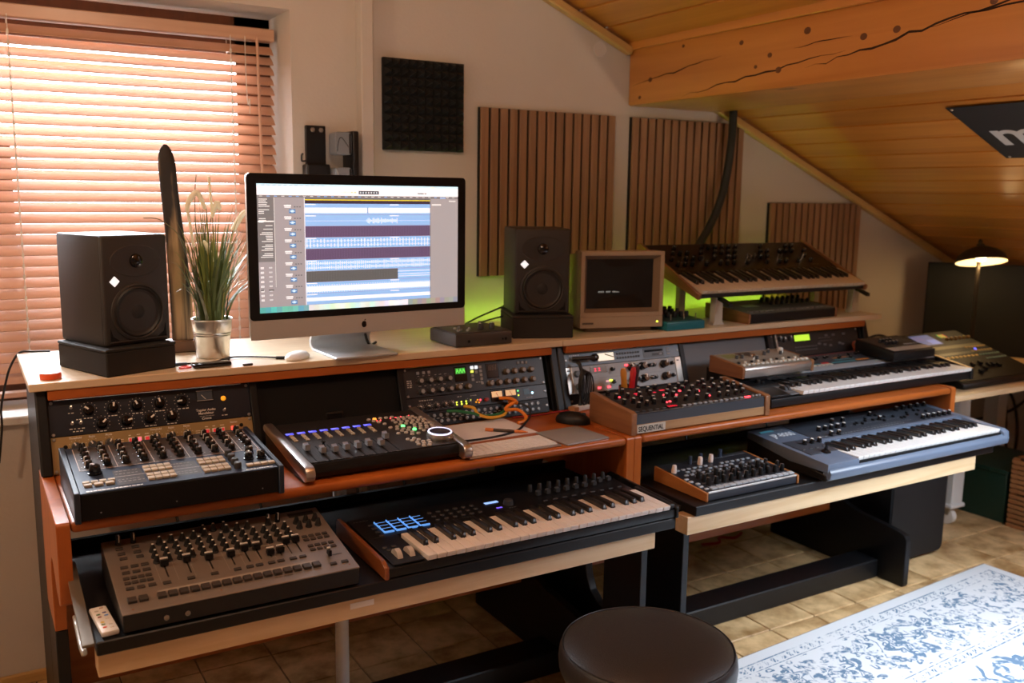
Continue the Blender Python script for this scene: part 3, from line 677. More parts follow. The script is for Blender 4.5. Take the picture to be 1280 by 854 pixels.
rows = [(.253, [.271, .288, .305, .322, .339]), (.238, [.280, .352, .366, .380, .394]), (.224, [.289, .330, .347, .364, .381, .398, .412]),
        (.206, [.298, .330, .347, .364, .381, .398, .413]), (.188, [.336, .353, .370, .387, .404]), (.171, [.300, .319, .336, .370, .387, .404, .414]),
        (.153, [.312, .329, .346, .363, .380, .397, .413]), (.136, [.318, .336, .354, .372, .390, .408]), (.119, [.300, .322, .340, .374, .392, .410]), (.102, [.332, .350]),
        (.068, [.304, .322]), (.056, [.311, .329]), (.040, [.318, .334, .350]), (.024, [.314, .330, .346]), (.010, [.322, .338])]
for v, us in rows:
    for u in us:
        m_ = orangebtn if (v, u) == (.253, .288) else green_led if (v, u) in ((.171, .336), (.136, .354)) else mat('pale_rubber_button', (.50, .46, .41), .55)
        d.put('button', rbtn(.0056, .0045, m_), u-.012, v)
for u, v in ((.290, .239), (.300, .239), (.332, .246), (.348, .248), (.364, .249), (.388, .250)): d.put('led', rbtn(.0018, .002, red_led), u-.012, v)
d.put('jog_wheel', MB().lathe([(.034, 0), (.035, .004), (.033, .014), (.030, .016)], silver, 36).lathe([(.0318, .0145), (.0312, .0175), (.0282, .0178), (.0278, .0165)], mat('white_light_ring', (.70, .72, 1), .4, emit=1.6), 36).lathe([(.0280, .0168), (0, .0168)], mat('dark_blue_cap', (.008, .010, .035), .25), 36).me('jog_wheel'), .378, .058)
d.put('joystick', MB().lathe([(.006, 0), (.004, .006), (.003, .012), (.006, .015), (.004, .019), (0, .020)], blackg, 12).me('joystick'), .075, .093)
P = PR()
for i in range(8): P.dashes(.018+i*.0303, -.0+.002, 1, (.22, .21, .2), .002, .010); P.line(.0135+i*.0303, .0, .0135+i*.0303, .20, .0007, (.06, .055, .05))
for i in range(8): P.rect(.017+i*.0303, .235, .018+i*.0303, .275, (.05, .05, .05))
d.print(P)

# --- computer keyboard, trackpad, paper, pen etc.
kbx = thing('computer_keyboard', 'slim white computer keyboard at the front of the worktop', 'keyboard', (.963, .010, ZW))
part('base', MB().box((0, 0, .001), (.284, .114, .0065), silver, .0018), kbx)
b = MB()
for rI in range(6):
    n = 14 if rI else 11; y = .006+rI*.0182; x = .004; wid = .276/n
    for i in range(n):
        ww = wid-.0022
        if rI == 0 and i == 4: b.box((x, y, .0066), (x+wid*2.9-.002, y+.0160, .0088), white, .0008); x += wid*2.9; continue
        if x+ww > .282: break
        b.box((x, y, .0066), (x+ww, y+(.0160 if rI < 5 else .0085), .0088), white, .0008); x += wid
part('keycaps', b, kbx, kind='stuff')
single('trackpad', MB().box((0, 0, .0005), (.150, .150, .0055), mat('grey_trackpad_glass', (.30, .275, .255), .35), .002, 2).box((.003, -.0004, .001), (.147, .003, .0045), silver),
       'flat grey square trackpad to the right of the white keyboard', 'trackpad', T((1.262, .006, ZW)) @ RZ(R(3)))
b = MB().box((0, 0, .0005), (.235, .190, .0020), paper)
single('paper_sheet', b, 'pale sheets of paper lying behind the white keyboard', 'paper', T((1.035, .158, ZW)) @ RZ(R(2)))
sd = thing('screwdriver', 'thin black and orange screwdriver lying on the pale paper', 'screwdriver', (1.14, .245, ZW+.0072), R(-42))
part('handle', MB().lathe([(0, 0), (.003, .001), (.0045, .006), (.0045, .075), (.0035, .085), (0, .086)], mat('black_orange_grip', (.05, .03, .02), .4), 12), sd, Matrix.Rotation(R(90), 4, 'Y'))
part('tip', MB().lathe([(.0046, .086), (.0046, .105), (.003, .115), (.001, .125), (0, .125)], mat('copper_orange', (.70, .22, .06), .35, .3), 12), sd, Matrix.Rotation(R(90), 4, 'Y'))
part('collar', MB().lathe([(.0049, .0), (.0052, .012), (.0049, .024)], mat('copper_orange', (.70, .22, .06), .35, .3), 12), sd, Matrix.Rotation(R(90), 4, 'Y'))
ocb = mat('orange_rubber', (.80, .23, .02), .45); rubber = mat('black_rubber', (.010, .010, .010), .5); gcb = mat('green_cable', (.02, .16, .06), .45); ycb = mat('yellow_cable', (.72, .38, .04), .45); rcb = mat('red_cable', (.30, .015, .012), .45)
def cable(name, label, pts, r_, m_, extra=None, seg=7, cat='cable'):
    b_ = MB().tube(pts, r_, m_, seg)
    if extra: extra(b_)
    return single(name, b_, label, cat)
cable('audio_cable', 'black cable curving over the paper from patchbay to fader controller', [(1.31, .352, .835), (1.335, .325, .826), (1.325, .30, .806), (1.29, .265, .797), (1.22, .20, .795), (1.14, .17, .795), (1.05, .165, .795), (1.00, .17, .797)], .0032, rubber,
      lambda b_: b_.cyl((1.285, .362, .842), (1.312, .352, .835), .006, None, ocb, 10))
cable('patch_cable', 'bright orange patch cable looping down from the patchbay', [(1.255, .367, .853), (1.285, .352, .852), (1.300, .345, .842), (1.27, .34, .832), (1.262, .335, .822), (1.295, .325, .822), (1.31, .30, .806), (1.29, .275, .7975), (1.265, .27, .7965)], .0052, ocb)
cable('patch_cable', 'green patch cable plugged into the left of the patchbay', [(1.075, .362, .833), (1.10, .345, .834), (1.14, .335, .826), (1.19, .335, .812), (1.25, .345, .812), (1.29, .36, .832)], .0045, gcb)
cable('patch_cable', 'yellow patch cable sagging below the green one at patchbay', [(1.13, .362, .842), (1.155, .345, .838), (1.165, .335, .82), (1.20, .325, .808), (1.25, .33, .809), (1.28, .355, .822)], .0045, ycb)
cable('usb_cable', 'dark red cable running along the back of the worktop', [(1.29, .345, .7935), (1.38, .335, .7935), (1.46, .345, .7935), (1.52, .338, .7935), (1.60, .345, .7935)], .003, rcb)
ms = thing('computer_mouse', 'black computer mouse beside the wooden end of the synthesizer with name plate', 'mouse', (1.425, .215, ZW), R(35))
part('shell', MB().lathe([(0, .034), (.012, .033), (.022, .028), (.029, .018), (.031, .007), (.030, .0008), (0, .0008)], black, 24), ms, Matrix.Diagonal((1, 1.8, 1, 1)))
part('scroll_wheel', MB().cyl((-.003, 0, 0), (.003, 0, 0), .007, None, dgrey, 14), ms, T((0, -.034, .0285)))
single('small_box', MB().box((0, 0, .0006), (.075, .03, .016), mat('wooden_box_end', (.42, .22, .10), .5), .001).box((.018, -.0004, .002), (.076, .0304, .0165), white, .001), 'small white and brown box below the silver preamp', 'box', T((1.502, .315, ZW)) @ RZ(R(14)))

# ================================================================ LEFT DESK, SHELF
ZS = .6285
# --- taupe drum machine
d = desk_dev('drum_machine', 'taupe metal drum machine with black knobs, faders and step buttons on the lower left shelf', 'drum machine', .087, -.232, ZS, .042, .089, .29)
r = d.root
part('case', MB().prism([(.002, .004), (0, .041), (.288, .088), (.300, .070), (.300, .004)], 'x', .002, .478, mat('slate_case', (.011, .012, .015), .45, spec=.35), .002), r)
part('control_panel', MB().box((.001, .0, -.0025), (.479, .290, .0006), dm_panel, .001), r, d.F)
for x in (.08, .12): part('jack_socket', jk, r, T((x, -.0004, .020)) @ RX(R(90)))
P = PR(); LT = (.42, .36, .31)
for i in range(9): P.line(.088+i*.034, .172, .088+i*.034, .085, .0008, LT)
P.line(.088, .172, .395, .170, .0009, LT); P.line(.075, .050, .40, .049, .0009, LT); P.rect(.075, .053, .40, .060, (.36, .31, .26)); P.dashes(.30, .022, 4, (.10, .07, .05), .002, .010, .002); P.line(.432, .068, .462, .0665, .002, (.02, .02, .02))
P.rect(.404, .258, .465, .276, (.02, .018, .016), .0009); d.print(P)
kn = knob(.0064, .018, mat('matt_black_knob', (.010, .010, .010), .55), None, mat('pale_dot', (.72, .68, .62), .5), 12, 1.25, .5)
kn_tall = knob(.0055, .024, black, white, None, 10, 1.1, .9)
for q, v in enumerate((.168, .191, .216)):
    for i in range(13): d.put('knob', kn, .094+i*.0238, v)
for i in (0, 1, 2, 3, 4, 6, 7, 8, 10): d.put('knob', kn, .1125+i*.0238, .243 if i < 5 else .246)
for i in (0, 1, 2): d.put('knob', kn, .208+i*.0238*.95, .262)
for u, v in ((.352, .252), (.374, .252)): d.put('knob', kn_tall, u, v, 180)
for u in (.033, .063): d.put('knob', kn_tall, u, .268, 190)
for v in (.212, .188):
    for u in lin(.412, .456, 3): d.put('knob', knob(.0066, .018, mat('matt_black_knob', (.010, .010, .010), .55), None, None, 12, 1.2, .6), u, v+.018)
B_ = mat('dark_brown_button', (.045, .036, .031), .5)
for u, v in ((.032, .247), (.064, .246), (.033, .224), (.064, .223), (.034, .204), (.066, .203), (.030, .168), (.050, .168), (.070, .168), (.030, .146), (.050, .146), (.070, .146)): d.put('button', btn(.0150, .0085, .004, B_), u, v)
for v in (.124, .106):
    for u in lin(.027, .070, 4): d.put('button', btn(.0118, .0085, .004, B_), u, v)
for u in (.028, .049, .070): d.put('button', btn(.0150, .0085, .004, B_), u, .085)
for u in (.025, .046): d.put('step_button', btn(.0165, .0165, .007, B_), u, .040)
for i in range(16): d.put('step_button', btn(.0165, .0165, .007, B_), .080+i*.0210, .038)
for u in (.102, .149, .196, .243, .269, .289, .315, .335, .362, .383): d.put('button', btn(.0150, .0085, .004, B_), u-.004, .082)
sl_ = MB().box((-.0016, -.024, 0), (.0016, .024, .0006), blackm).me('fader_slot')
for u, v, c in ((.105, .128, .150), (.150, .128, .150), (.194, .126, .142), (.239, .126, .139), (.271, .128, .152), (.296, .128, .148), (.318, .128, .116), (.340, .128, .118), (.362, .128, .150), (.384, .128, .150)):
    d.put('fader_slot', sl_, u, v); d.put('fader_cap', fcap(.0155, .014, .016, black, white), u, c)
for v in (.162, .147, .119, .102):
    for u in lin(.409, .456, 4): d.put('button', btn(.0118, .0085, .004, B_), u, v)
for u in (.430, .456): d.put('button', btn(.0150, .0085, .004, B_), u, .031)
d.put('fader_cap', fcap(.006, .018, .018, black, white), .433, .066)
for u, v in ((.022, .012), (.462, .018), (.19, .018)): d.put('panel_screw', rbtn(.0022, .0012, mat('copper_screw', (.35, .14, .08), .4, .5)), u, v)

# --- remote control
rc = thing('remote_control', 'slim white remote control with coloured buttons beside the drum machine', 'remote', (.0625, -.222, ZS), R(4))
part('body', MB().box((-.011, 0, .0004), (.0215, .125, .012), white, .004, 2), rc)
for v, u, c in ((.02, 0, (.8, .08, .03)), (.034, 0, (.15, .3, .08)), (.044, 0, (.85, .6, .05)), (.07, 0, (.25, .03, .05)), (.074, .013, (.1, .3, .8)), (.082, 0, (.05, .2, .08)), (.088, .012, (.05, .04, .25)), (.10, 0, (.5, .5, .45)), (.112, .011, (.7, .5, .4)), (.058, .012, (.8, .75, .7)), (.03, .012, (.8, .75, .7)), (.016, .012, (.8, .75, .7))):
    part('button', MB().box((-.0035, -.002, 0), (.0035, .002, .0015), mat('button_%02d%02d%02d' % tuple(int(q*99) for q in c), c, .4), .0005), rc, T((u-.001, v, .012)))

# --- 49 key controller keyboard
d = desk_dev('midi_keyboard', 'black keyboard with glowing blue pads and wooden cheek on the lower left shelf', 'keyboard', .632, -.236, ZS, .030, .040, .29)
r = d.root
part('case', MB().prism([(0, .003), (0, .024), (.012, .026), (.150, .028), (.290, .038), (.300, .030), (.300, .003)], 'x', 0, .815, black, .003, 2), r)
part('control_panel', MB().box((.012, .158, -.002), (.803, .288, .0008), black, .001).box((.012, .004, -.002), (.090, .158, .0008), black, .001), r, d.F)
for x in (-.011, .8152): part('wooden_cheek' if x < 0 else 'end_cap', MB().prism([(-.004, .001), (-.004, .030), (.02, .040), (.296, .048), (.304, .040), (.304, .001)], 'x', x, x+.0105, wood('dark_red_cheek', (.20, .055, .015), (.30, .09, .025), 'y', 40, .08, .3, .3) if x < 0 else black, .002), r)
part('right_block', MB().box((.797, .0, -.002), (.8135, .158, .010), black, .003), r, d.F)
keys(r, .0925, -.004, .0395, 29, .02425, .150, ivory, slope=wedge(.030, .034, .29))
for i in range(4):
    for j in range(4):
        u, v = .083+i*.0315, .183+j*.0185
        pd = d.put('pad', CACHE.setdefault('pad', MB().box((-.0130, -.0078, 0), (.0130, .0078, .005), padlit, .001).box((-.0116, -.0046, .0046), (.0124, .0076, .0070), black, .0006).me('pad')), u-.006+.002*j*0, v)
g = PR(); g.rect(.372, .234, .412, .247, (.30, .52, 1), .0014); g.rect(.385, .196, .402, .203, (.20, .12, .95), .0014); g.rect(.43, .228, .441, .236, (.20, .12, .95), .0014); d.print(g, GLOW, 'lit_displays')
d.put('knob', knob(.014, .014, dgrey), .428, .213)
for u in lin(.531, .776, 9):
    d.put('knob', knob(.0066, .020, mat('rubber_grey_knob', (.035, .035, .037), .5), None, None, 12, 1.0, .8), u, .272)
    d.put('fader_cap', fcap(.012, .012, .015, mat('rubber_grey_knob', (.035, .035, .037), .5)), u+.002, .232 if u < .74 else .247)
for j in range(3):
    for u in lin(.215, .335, 6): d.put('button', rbtn(.0062, .004, mat('rubber_grey_knob', (.035, .035, .037), .5)), u, .196+j*.024)
for u in lin(.53, .776, 9): d.put('button', btn(.014, .006, .003, mat('rubber_grey_knob', (.035, .035, .037), .5)), u, .192)
for u, v in ((.030, .095), (.052, .095), (.035, .080), (.056, .080)): d.put('button', rbtn(.006, .004, mat('rubber_grey_knob', (.035, .035, .037), .5)), u, v)
for u in (.040, .070):
    d.put('wheel', CACHE.setdefault('wheel', MB().cyl((-.006, 0, -.006), (.006, 0, -.006), .022, None, mat('pale_wheel', (.55, .50, .45), .35), 24).me('wheel')), u, .048)
for v in lin(.165, .235, 4): d.put('button', btn(.012, .008, .003, mat('rubber_grey_knob', (.035, .035, .037), .5)), .052, v)
P = PR(); P.dashes(.415, .188, 3, (.35, .35, .35), .003); P.dashes(.21, .180, 12, (.12, .12, .12), .002); P.dashes(.02, .268, 5, (.25, .25, .25), .002); d.print(P)

# --- bits beside the shelf
b = MB().prism([(.0, 0), (.06, .012), (.30, .055), (.31, .05), (.06, .006), (0, -.006)], 'x', 0, .022, mat('worn_metal_strip', (.20, .17, .13), .45, .5), .001)
single('metal_strip', b, 'worn grey metal strip lying along the left edge of the shelf', 'metal strip', T((.0165, -.225, .6235)))
single('plastic_bag', MB().prism([(0, 0), (.02, -.012), (.07, -.02), (.12, -.01), (.17, .004), (.165, .012), (.12, .012), (.06, -.002), (.01, .006)], 'x', 0, .010, mat('clear_plastic', (.55, .53, .48), .15, 0, 0, .8), .003, 2), 'crumpled shiny plastic hanging from the shelf runner, lower left', 'plastic bag', T((.0165, -.215, .600)))

# ================================================================ RIGHT DESK, WORKTOP
# --- wooden ended synthesizer with name plate
d = desk_dev('desktop_synthesizer', 'wooden ended desktop synthesizer with red lights and white name plate on the right desk', 'synthesizer', 1.482, .008, ZW, .062, .081, .20)
r = d.root
for x in (0, .530):
    part('wooden_end', MB().prism([(-.004, .001), (-.004, .064), (.004, .068), (.06, .073), (.14, .083), (.198, .092), (.204, .088), (.204, .001)], 'x', x, x+.020, walnut, .0018), r)
part('case', MB().prism([(.002, .030), (.002, .060), (.200, .079), (.200, .004), (.010, .004)], 'x', .0205, .5295, mat('slate_front', (.050, .058, .072), .4), .001), r, label='slate grey metal case')
part('front_rail', MB().box((.0205, .001, .004), (.5295, .0095, .030), oak, .001), r)
part('control_panel', MB().box((.021, .003, -.001), (.529, .200, .0006), mat('soft_black_panel', (.020, .018, .017), .45)), r, d.F)
npl = part('name_plate', MB().box((.024, -.0006, .0045), (.128, .001, .0285), mat('cream_plate', (.62, .58, .50), .5)), r)
part('lettering', text_me('SEQUENTIAL', .0200, blackm, .0004, 'LEFT', .0003, .80), npl, T((.028, -.0008, .0095)) @ RX(R(90)))
P = PR(); g = PR(); P.rect(.022, .0, .529, .0025, (.35, .38, .42))
kn = knob(.0068, .017, blackg, None, mat('knob_top_highlight', (.62, .60, .57), .35), 12, 1.1)  # pale caps put the highlight on each knob top into the colour
for row, (v, us) in enumerate(((.175, [.05, .10, .156, .195, .233, .28, .318, .36, .40, .43, .47, .505]), (.135, [.052, .09, .135, .175, .238, .27, .31, .345, .395, .43, .465, .50, .515]),
                               (.095, [.042, .076, .110, .150, .207, .240, .297, .33, .387, .42, .455, .49, .515]), (.055, [.065, .100, .132, .17, .21, .25, .29, .33, .38, .415, .45, .485]))):
    for u in us:
        if random.random() < .97: d.put('knob', kn, u, v+random.choice((-.006, 0, .006)), 0)
for u in lin(.208, .44, 12): d.put('button', btn(.0125, .0085, .005, softgrey), u, .014)
for u in (.03, .055, .08, .105, .13): d.put('button', btn(.0125, .0085, .005, dgrey), u, .014)
d.put('display', MB().box((-.021, -.010, 0), (.021, .010, .003), blackg, .0008).me('display'), .168, .019)
for q in range(4): g.rect(.151+q*.009, .014, .157+q*.009, .024, (.9, .02, .05), .0034); g.rect(.1525+q*.009, .0165, .1555+q*.009, .0215, (.12, 0, .01), .0036)
for u, v, wd in ((.135, .158, .024), (.237, .160, .020), (.318, .165, .026), (.135, .147, .012), (.205, .15, .010), (.395, .165, .012)): g.rect(u, v, u+wd, v+.007, (.9, .03, .07), .0012)
d.print(g, GLOW, 'lit_displays')
for u, v in ((.468, .014), (.18, .06), (.195, .062), (.36, .12), (.41, .15), (.43, .17), (.36, .07), (.26, .11), (.30, .14), (.07, .15), (.09, .11), (.22, .12), (.39, .10)): d.put('led', rbtn(.0042, .003, red_led), u, v)
for u in (.462, .477): d.put('led', rbtn(.0045, .003, red_led), u, .016)
for u in (.492, .508, .52): d.put('button', rbtn(.0045, .005, softgrey), u, .016)
for i in range(40): P.rect(.04+.012*i, .12+.03*(i % 3)-.03, .044+.012*i, .1215+.03*(i % 3)-.03, (.35, .33, .31))
d.print(P)

# --- black 61 key synthesizer
d = desk_dev('keyboard_synthesizer', 'long black keyboard with grey upper panel and red, blue and orange stripes on right desk', 'keyboard', 2.092, .055, ZW, .040, .090, .31)
r = d.root
part('case', MB().prism([(0, .006), (0, .034), (.012, .036), (.150, .036), (.150, .066), (.31, .090), (.31, .006)], 'x', .0, 1.055, black, .003, 2), r)
part('left_block', MB().prism([(.004, .0365), (.004, .044), (.148, .066), (.148, .0365)], 'x', .002, .128, black, .002), r)
part('wheel_panel', MB().box((.085, .0, -.001), (.127, .075, .004), midgrey, .002), r, d.F)
part('end_cap', MB().prism([(-.004, .004), (-.004, .046), (.15, .070), (.315, .094), (.315, .004)], 'x', 1.0555, 1.070, black, .002).prism([(.0, .0465), (.15, .0705), (.31, .094), (.31, .0955), (.15, .072), (.0, .048)], 'x', 1.056, 1.070, mat('pine_edge_strip', (.70, .48, .22), .45)), r)
pf = T((0, .152, .0665)) @ RX(math.atan2(.024, .158))
part('control_panel', MB().box((.001, 0, -.001), (1.054, .158, .0006), jpdark), r, pf)
part('front_strip', MB().box((.055, 0, .0007), (1.05, .040, .0035), mat('light_grey_strip', (.30, .33, .36), .4), .001), r, pf)
dd = Dev(r, pf); P = PR()
P.rect(.33, .146, .80, .151, (.30, .03, .02)); P.rect(.36, .056, .47, .068, (.05, .26, .32)); P.rect(.53, .056, .66, .068, (.05, .26, .32)); P.rect(.48, .056, .52, .074, (.45, .02, .03)); P.rect(.67, .060, .74, .070, (.75, .28, .04)); P.rect(.58, .10, .66, .108, (.75, .28, .05)); P.rect(.57, .08, .68, .088, (.06, .24, .3))
for j in range(4): P.dashes(.34, .09+j*.015, 26, (.22, .22, .22), .003, .009, .006)
for i in range(22): P.rect(.345+i*.02, .085, .347+i*.02, .14, (.02, .02, .025))
dd.print(P)
for i in range(22):
    if i % 3: dd.put('slider_cap', CACHE.setdefault('scap', MB().box((-.003, -.006, 0), (.003, .006, .009), black, .0008).box((-.003, -.0006, .009), (.003, .0006, .0094), white).me('slider_cap')), .345+i*.02, .09+.035*random.random())
for i in range(9): dd.put('button', btn(.016, .012, .004, mat('pale_grey_button', (.50, .48, .42), .5)), .345+i*.021-.005, .049)
keys(r, .132, -.012, .052, 36, .02535, .158, coolwhite)
d.put('knob', knob(.010, .014, black), .060, .125); d.put('knob', knob(.008, .010, black), .075, .118)
for u in (.098, .114): d.put('wheel', MB().cyl((-.005, 0, 0), (.005, 0, 0), .016, None, dgrey, 18).me('wheel'), u, .045)
# --- silver wood sided drum machine on the black keyboard
zt = ZW+.0925
d = desk_dev('desktop_synthesizer', 'small silver synthesizer with wooden ends resting on the black keyboard', 'synthesizer', 2.064, .165, ZW+.084, .040, .056, .155)
r = d.root
part('case', MB().prism([(0, .001), (-.004, .030), (.002, .038), (.155, .054), (.155, .001)], 'x', .0125, .3275, silver, .002, 2), r)
for x in (0, .328): part('wooden_end', MB().prism([(-.002, 0), (-.004, .036), (.0, .041), (.157, .057), (.158, 0)], 'x', x, x+.012, walnut, .0015), r)
part('control_panel', MB().box((.013, .004, -.001), (.3275, .154, .0006), mat('warm_silver_panel', (.42, .40, .34), .4, .5)), r, d.F)
P = PR(); P.rect(.014, .075, .327, .077, (.6, .6, .58)); P.rect(.10, .11, .17, .145, (.06, .05, .04)); P.rect(.03, .10, .09, .14, (.24, .26, .10)); P.dashes(.02, .030, 20, (.10, .09, .08), .003, .008); P.dashes(.02, .052, 20, (.12, .11, .10), .003, .008); d.print(P)
wb = mat('off_white_button', (.68, .65, .58), .45)
for u in lin(.022, .318, 15): d.put('button', btn(.0135, .0105, .005, wb), u, .016)
for i, u in enumerate(lin(.022, .318, 11)): d.put('button', rbtn(.0055, .006, wb if i % 2 else black), u, .040)
for u, v in ((.06, .09), (.085, .09), (.13, .065), (.20, .10), (.24, .12), (.27, .09), (.30, .12)): d.put('knob', knob(.006, .014, dgrey, None, silver, 10), u, v)
d.put('knob', knob(.012, .010, chrome), .14, .095); d.put('knob', knob(.010, .016, white), .295, .115)
# --- small black mixer on right end of black keyboard
d = desk_dev('small_mixer', 'small black mixer lying on the right end of the black keyboard', 'mixer', 2.845, .170, ZW+.080, .034, .060, .18)
r = d.root
part('case', MB().prism([(0, .0), (0, .032), (.18, .058), (.18, .0)], 'x', .0, .245, black, .004, 2), r)
part('control_panel', MB().box((.006, .006, -.001), (.239, .174, .0005), mat('soft_black_panel', (.020, .018, .017), .45)), r, d.F)
part('silver_strip', MB().box((.012, .012, .0006), (.235, .050, .0012), mat('satin_strip', (.50, .46, .40), .4, .4)), r, d.F)
for u in lin(.06, .12, 4):
    for v in (.085, .115): d.put('knob', knob(.0065, .014, black, None, silver, 10), u, v)
for u in lin(.15, .225, 5): d.put('button', btn(.010, .008, .003, softgrey), u, .07)
P = PR(); P.dashes(.015, .045, 18, (.15, .14, .12), .003, .008); P.rect(.13, .10, .22, .15, (.05, .05, .05)); d.print(P)
cable('audio_cable', 'red cable looping over the back of the small mixer', [(2.86, .36, .885), (2.90, .40, .905), (2.99, .42, .912), (3.07, .40, .90), (3.09, .36, .87)], .005, mat('rust_cable', (.32, .07, .03), .5))
cable('audio_cable', 'black cable looping over the back of the small mixer', [(2.88, .352, .875), (2.95, .38, .915), (3.06, .40, .922), (3.13, .37, .89), (3.14, .36, .86)], .005, rubber)

# pens in a cup behind the synthesizer, coiled cable on the rack
cup = thing('pen_cup', 'dark metal cup holding pens behind the wooden ended synthesizer', 'cup', (1.690, .285, ZW))
part('cup', MB().lathe([(.033, 0), (.034, .075), (.0325, .075), (.0315, .003), (0, .003)], dgrey, 24), cup)
part('base', MB().lathe([(.0345, 0), (.0345, .004), (0, .0045)], dgrey, 24), cup)
for lab, dx, dy, m_, lean, h in (('ochre handled tool leaning in the pen cup', -.016, .004, mat('ochre_handle', (.60, .24, .03), .4), -6, .128), ('red handled tool standing in the pen cup', .002, -.004, mat('red_handle', (.55, .015, .02), .4), 5, .130), ('dark plum handled tool leaning in the pen cup', .017, .004, mat('plum_handle', (.045, .012, .018), .4), 10, .132)):
    t = thing('hand_tool', lab, 'tool', (1.690+dx*.6, .285+dy, ZW+.006), 0, 'tools in the pen cup'); t.rotation_euler = (0, R(lean), 0)
    part('handle', MB().lathe([(0, .045), (.008, .048), (.0105, .06), (.0095, .09), (.0105, .115), (.007, h), (0, h+.002)], m_, 12), t)
    part('shaft', MB().cyl((0, 0, 0), (0, 0, .046), .0035, None, steel, 8), t)
b = MB()
for i in range(5):
    ph = .7*i; pts = [(1.556+(.014+.003*i)*math.cos(a)+.05*(.5-.5*math.sin(a))*(-.25+.1*i)*.6, .350-.0045*i+.004*math.sin(a+ph), .874+(.045+.003*i)*math.sin(a)-.004*i) for a in [2*math.pi*q/14+ph for q in range(15)]]
    b.tube(pts, .0024, rubber, 6, 3)
b.tube([(1.553, .384, .939), (1.556, .372, .93), (1.558, .36, .90), (1.556, .352, .87), (1.545, .345, .83), (1.535, .338, .80)], .006, rubber, 8)
single('coiled_cable', b, 'bundle of black cable hanging in front of the silver preamp', 'cable')
cable('headphone_adapter', 'black adapter lead plugged into the blue grey sampler', [(1.548, .405, .945), (1.585, .385, .948), (1.61, .388, .947), (1.627, .395, .942)], .007, rubber, None, 8, 'adapter')

# ================================================================ RIGHT DESK, SHELF
d = desk_dev('drum_synthesizer', 'small black desktop synthesizer with orange wooden sides and white knobs on the lower right shelf', 'synthesizer', 1.605, -.178, ZS, .026, .044, .225)
r = d.root
part('case', MB().prism([(0, .001), (0, .025), (.225, .043), (.225, .001)], 'x', .0105, .3615, mat('midnight_case', (.016, .020, .030), .35), .002), r)
ow = wood('orange_wood_cheek', (.36, .13, .035), (.48, .20, .06), 'y', 40, .08, .35, .2)
for x in (.003, .362): part('wooden_side', MB().prism([(-.003, .0), (-.003, .027), (.227, .045), (.227, .0)], 'x', x, x+.007, ow, .0015), r)
part('control_panel', MB().box((.011, .002, -.001), (.361, .224, .0005), mat('midnight_panel', (.014, .016, .022), .4)), r, d.F)
part('front_edge', MB().box((.011, -.0015, .0225), (.361, .003, .0285), silver, .001), r)
kn = knob(.0066, .022, black, silver, dgrey, 12, 1.05, .85)
for i, u in enumerate(lin(.052, .346, 11)): d.put('knob', kn, u, .046, random.randint(-60, 60)); d.put('knob', kn, u+(-.008 if i % 2 else .006), .072, random.randint(-60, 60))
for u in lin(.06, .33, 9): d.put('knob', kn, u, .098, random.randint(-60, 60))
gb = mat('cool_grey_pad', (.42, .45, .48), .5)
for i in range(14): d.put('pad', btn(.0205, .0145, .005, gb), .046+i*.0236, .018)
for v in (.125, .145, .165):
    for i in range(15):
        if random.random() < .85: d.put('button', btn(.013, .008, .004, mat('steel_grey_button', (.25, .28, .31), .5)), .040+i*.0218, v)
for u, v in ((.022, .16), (.145, .185), (.192, .19)): d.put('knob', knob(.0078, .024, mat('pale_pink_white_knob', (.80, .68, .62), .4), None, None, 14, 1.0, .85), u, v)
for u, v in ((.118, .20), (.165, .206), (.250, .212)): d.put('knob', knob(.0062, .026, mat('blue_black_knob', (.03, .045, .08), .4)), u, v)
for u, v in ((.018, .10), (.018, .08), (.026, .06), (.02, .04), (.024, .022)): d.put('button', btn(.013, .008, .004, gb), u, v)
P = PR(); P.rect(.06, .112, .34, .1135, (.35, .38, .40)); P.rect(.12, .205, .35, .2065, (.3, .33, .36)); P.dashes(.04, .034, 26, (.35, .37, .4), .002, .007); P.dashes(.04, .058, 26, (.3, .32, .34), .002, .007); d.print(P)

d = desk_dev('keyboard_synthesizer', 'blue grey keyboard with many small knobs on the lower right shelf', 'keyboard', 2.049, -.222, ZS, .058, .085, .335)
r = d.root
part('case', MB().prism([(.006, .001), (.006, .020), (.335, .080), (.335, .001)], 'x', .002, .911, black, .003), r, label='black underside')
part('front_lip', MB().prism([(-.006, .008), (-.010, .030), (-.002, .040), (.022, .044), (.022, .008)], 'x', .004, .909, jpblue, .004, 2), r)
part('left_block', MB().prism([(.0, .030), (.0, .0570), (.028, .0590), (.335, .0836), (.335, .060), (.15, .030)], 'x', .0, .140, jpblue, .003, 2), r)
part('right_block', MB().prism([(-.006, .012), (-.004, .050), (.012, .058), (.335, .0836), (.335, .040), (.02, .012)], 'x', .880, .913, jpblue, .004, 2), r)
part('key_panel', MB().prism([(.155, .045), (.155, .0690), (.335, .0836), (.335, .045)], 'x', .1402, .8798, jpblue, .001), r)
part('control_panel', MB().box((.150, .178, -.001), (.872, .330, .0008), jpdark, .0005).box((.018, .082, -.001), (.140, .200, .0008), jpdark, .0005), r, d.F)
part('strip', MB().box((.150, .160, -.001), (.872, .1775, .0020), jpblue, .0008), r, d.F)
keys(r, .1445, .008, .0605, 29, .02525, .146, coolwhite)
part('key_slot', MB().box((.1445, .004, .030), (.877, .0235, .0482), blackm), r)
P = PR(); CY = (.16, .60, .76)
P.rect(.020, .292, .078, .306, CY); P.dashes(.082, .297, 3, (.45, .5, .55), .004, .009); P.dashes(.16, .19, 30, (.35, .38, .42), .003, .010, .006)
for j in range(4): P.dashes(.38, .205+j*.032, 19, (.20, .22, .25), .003, .010, .006)
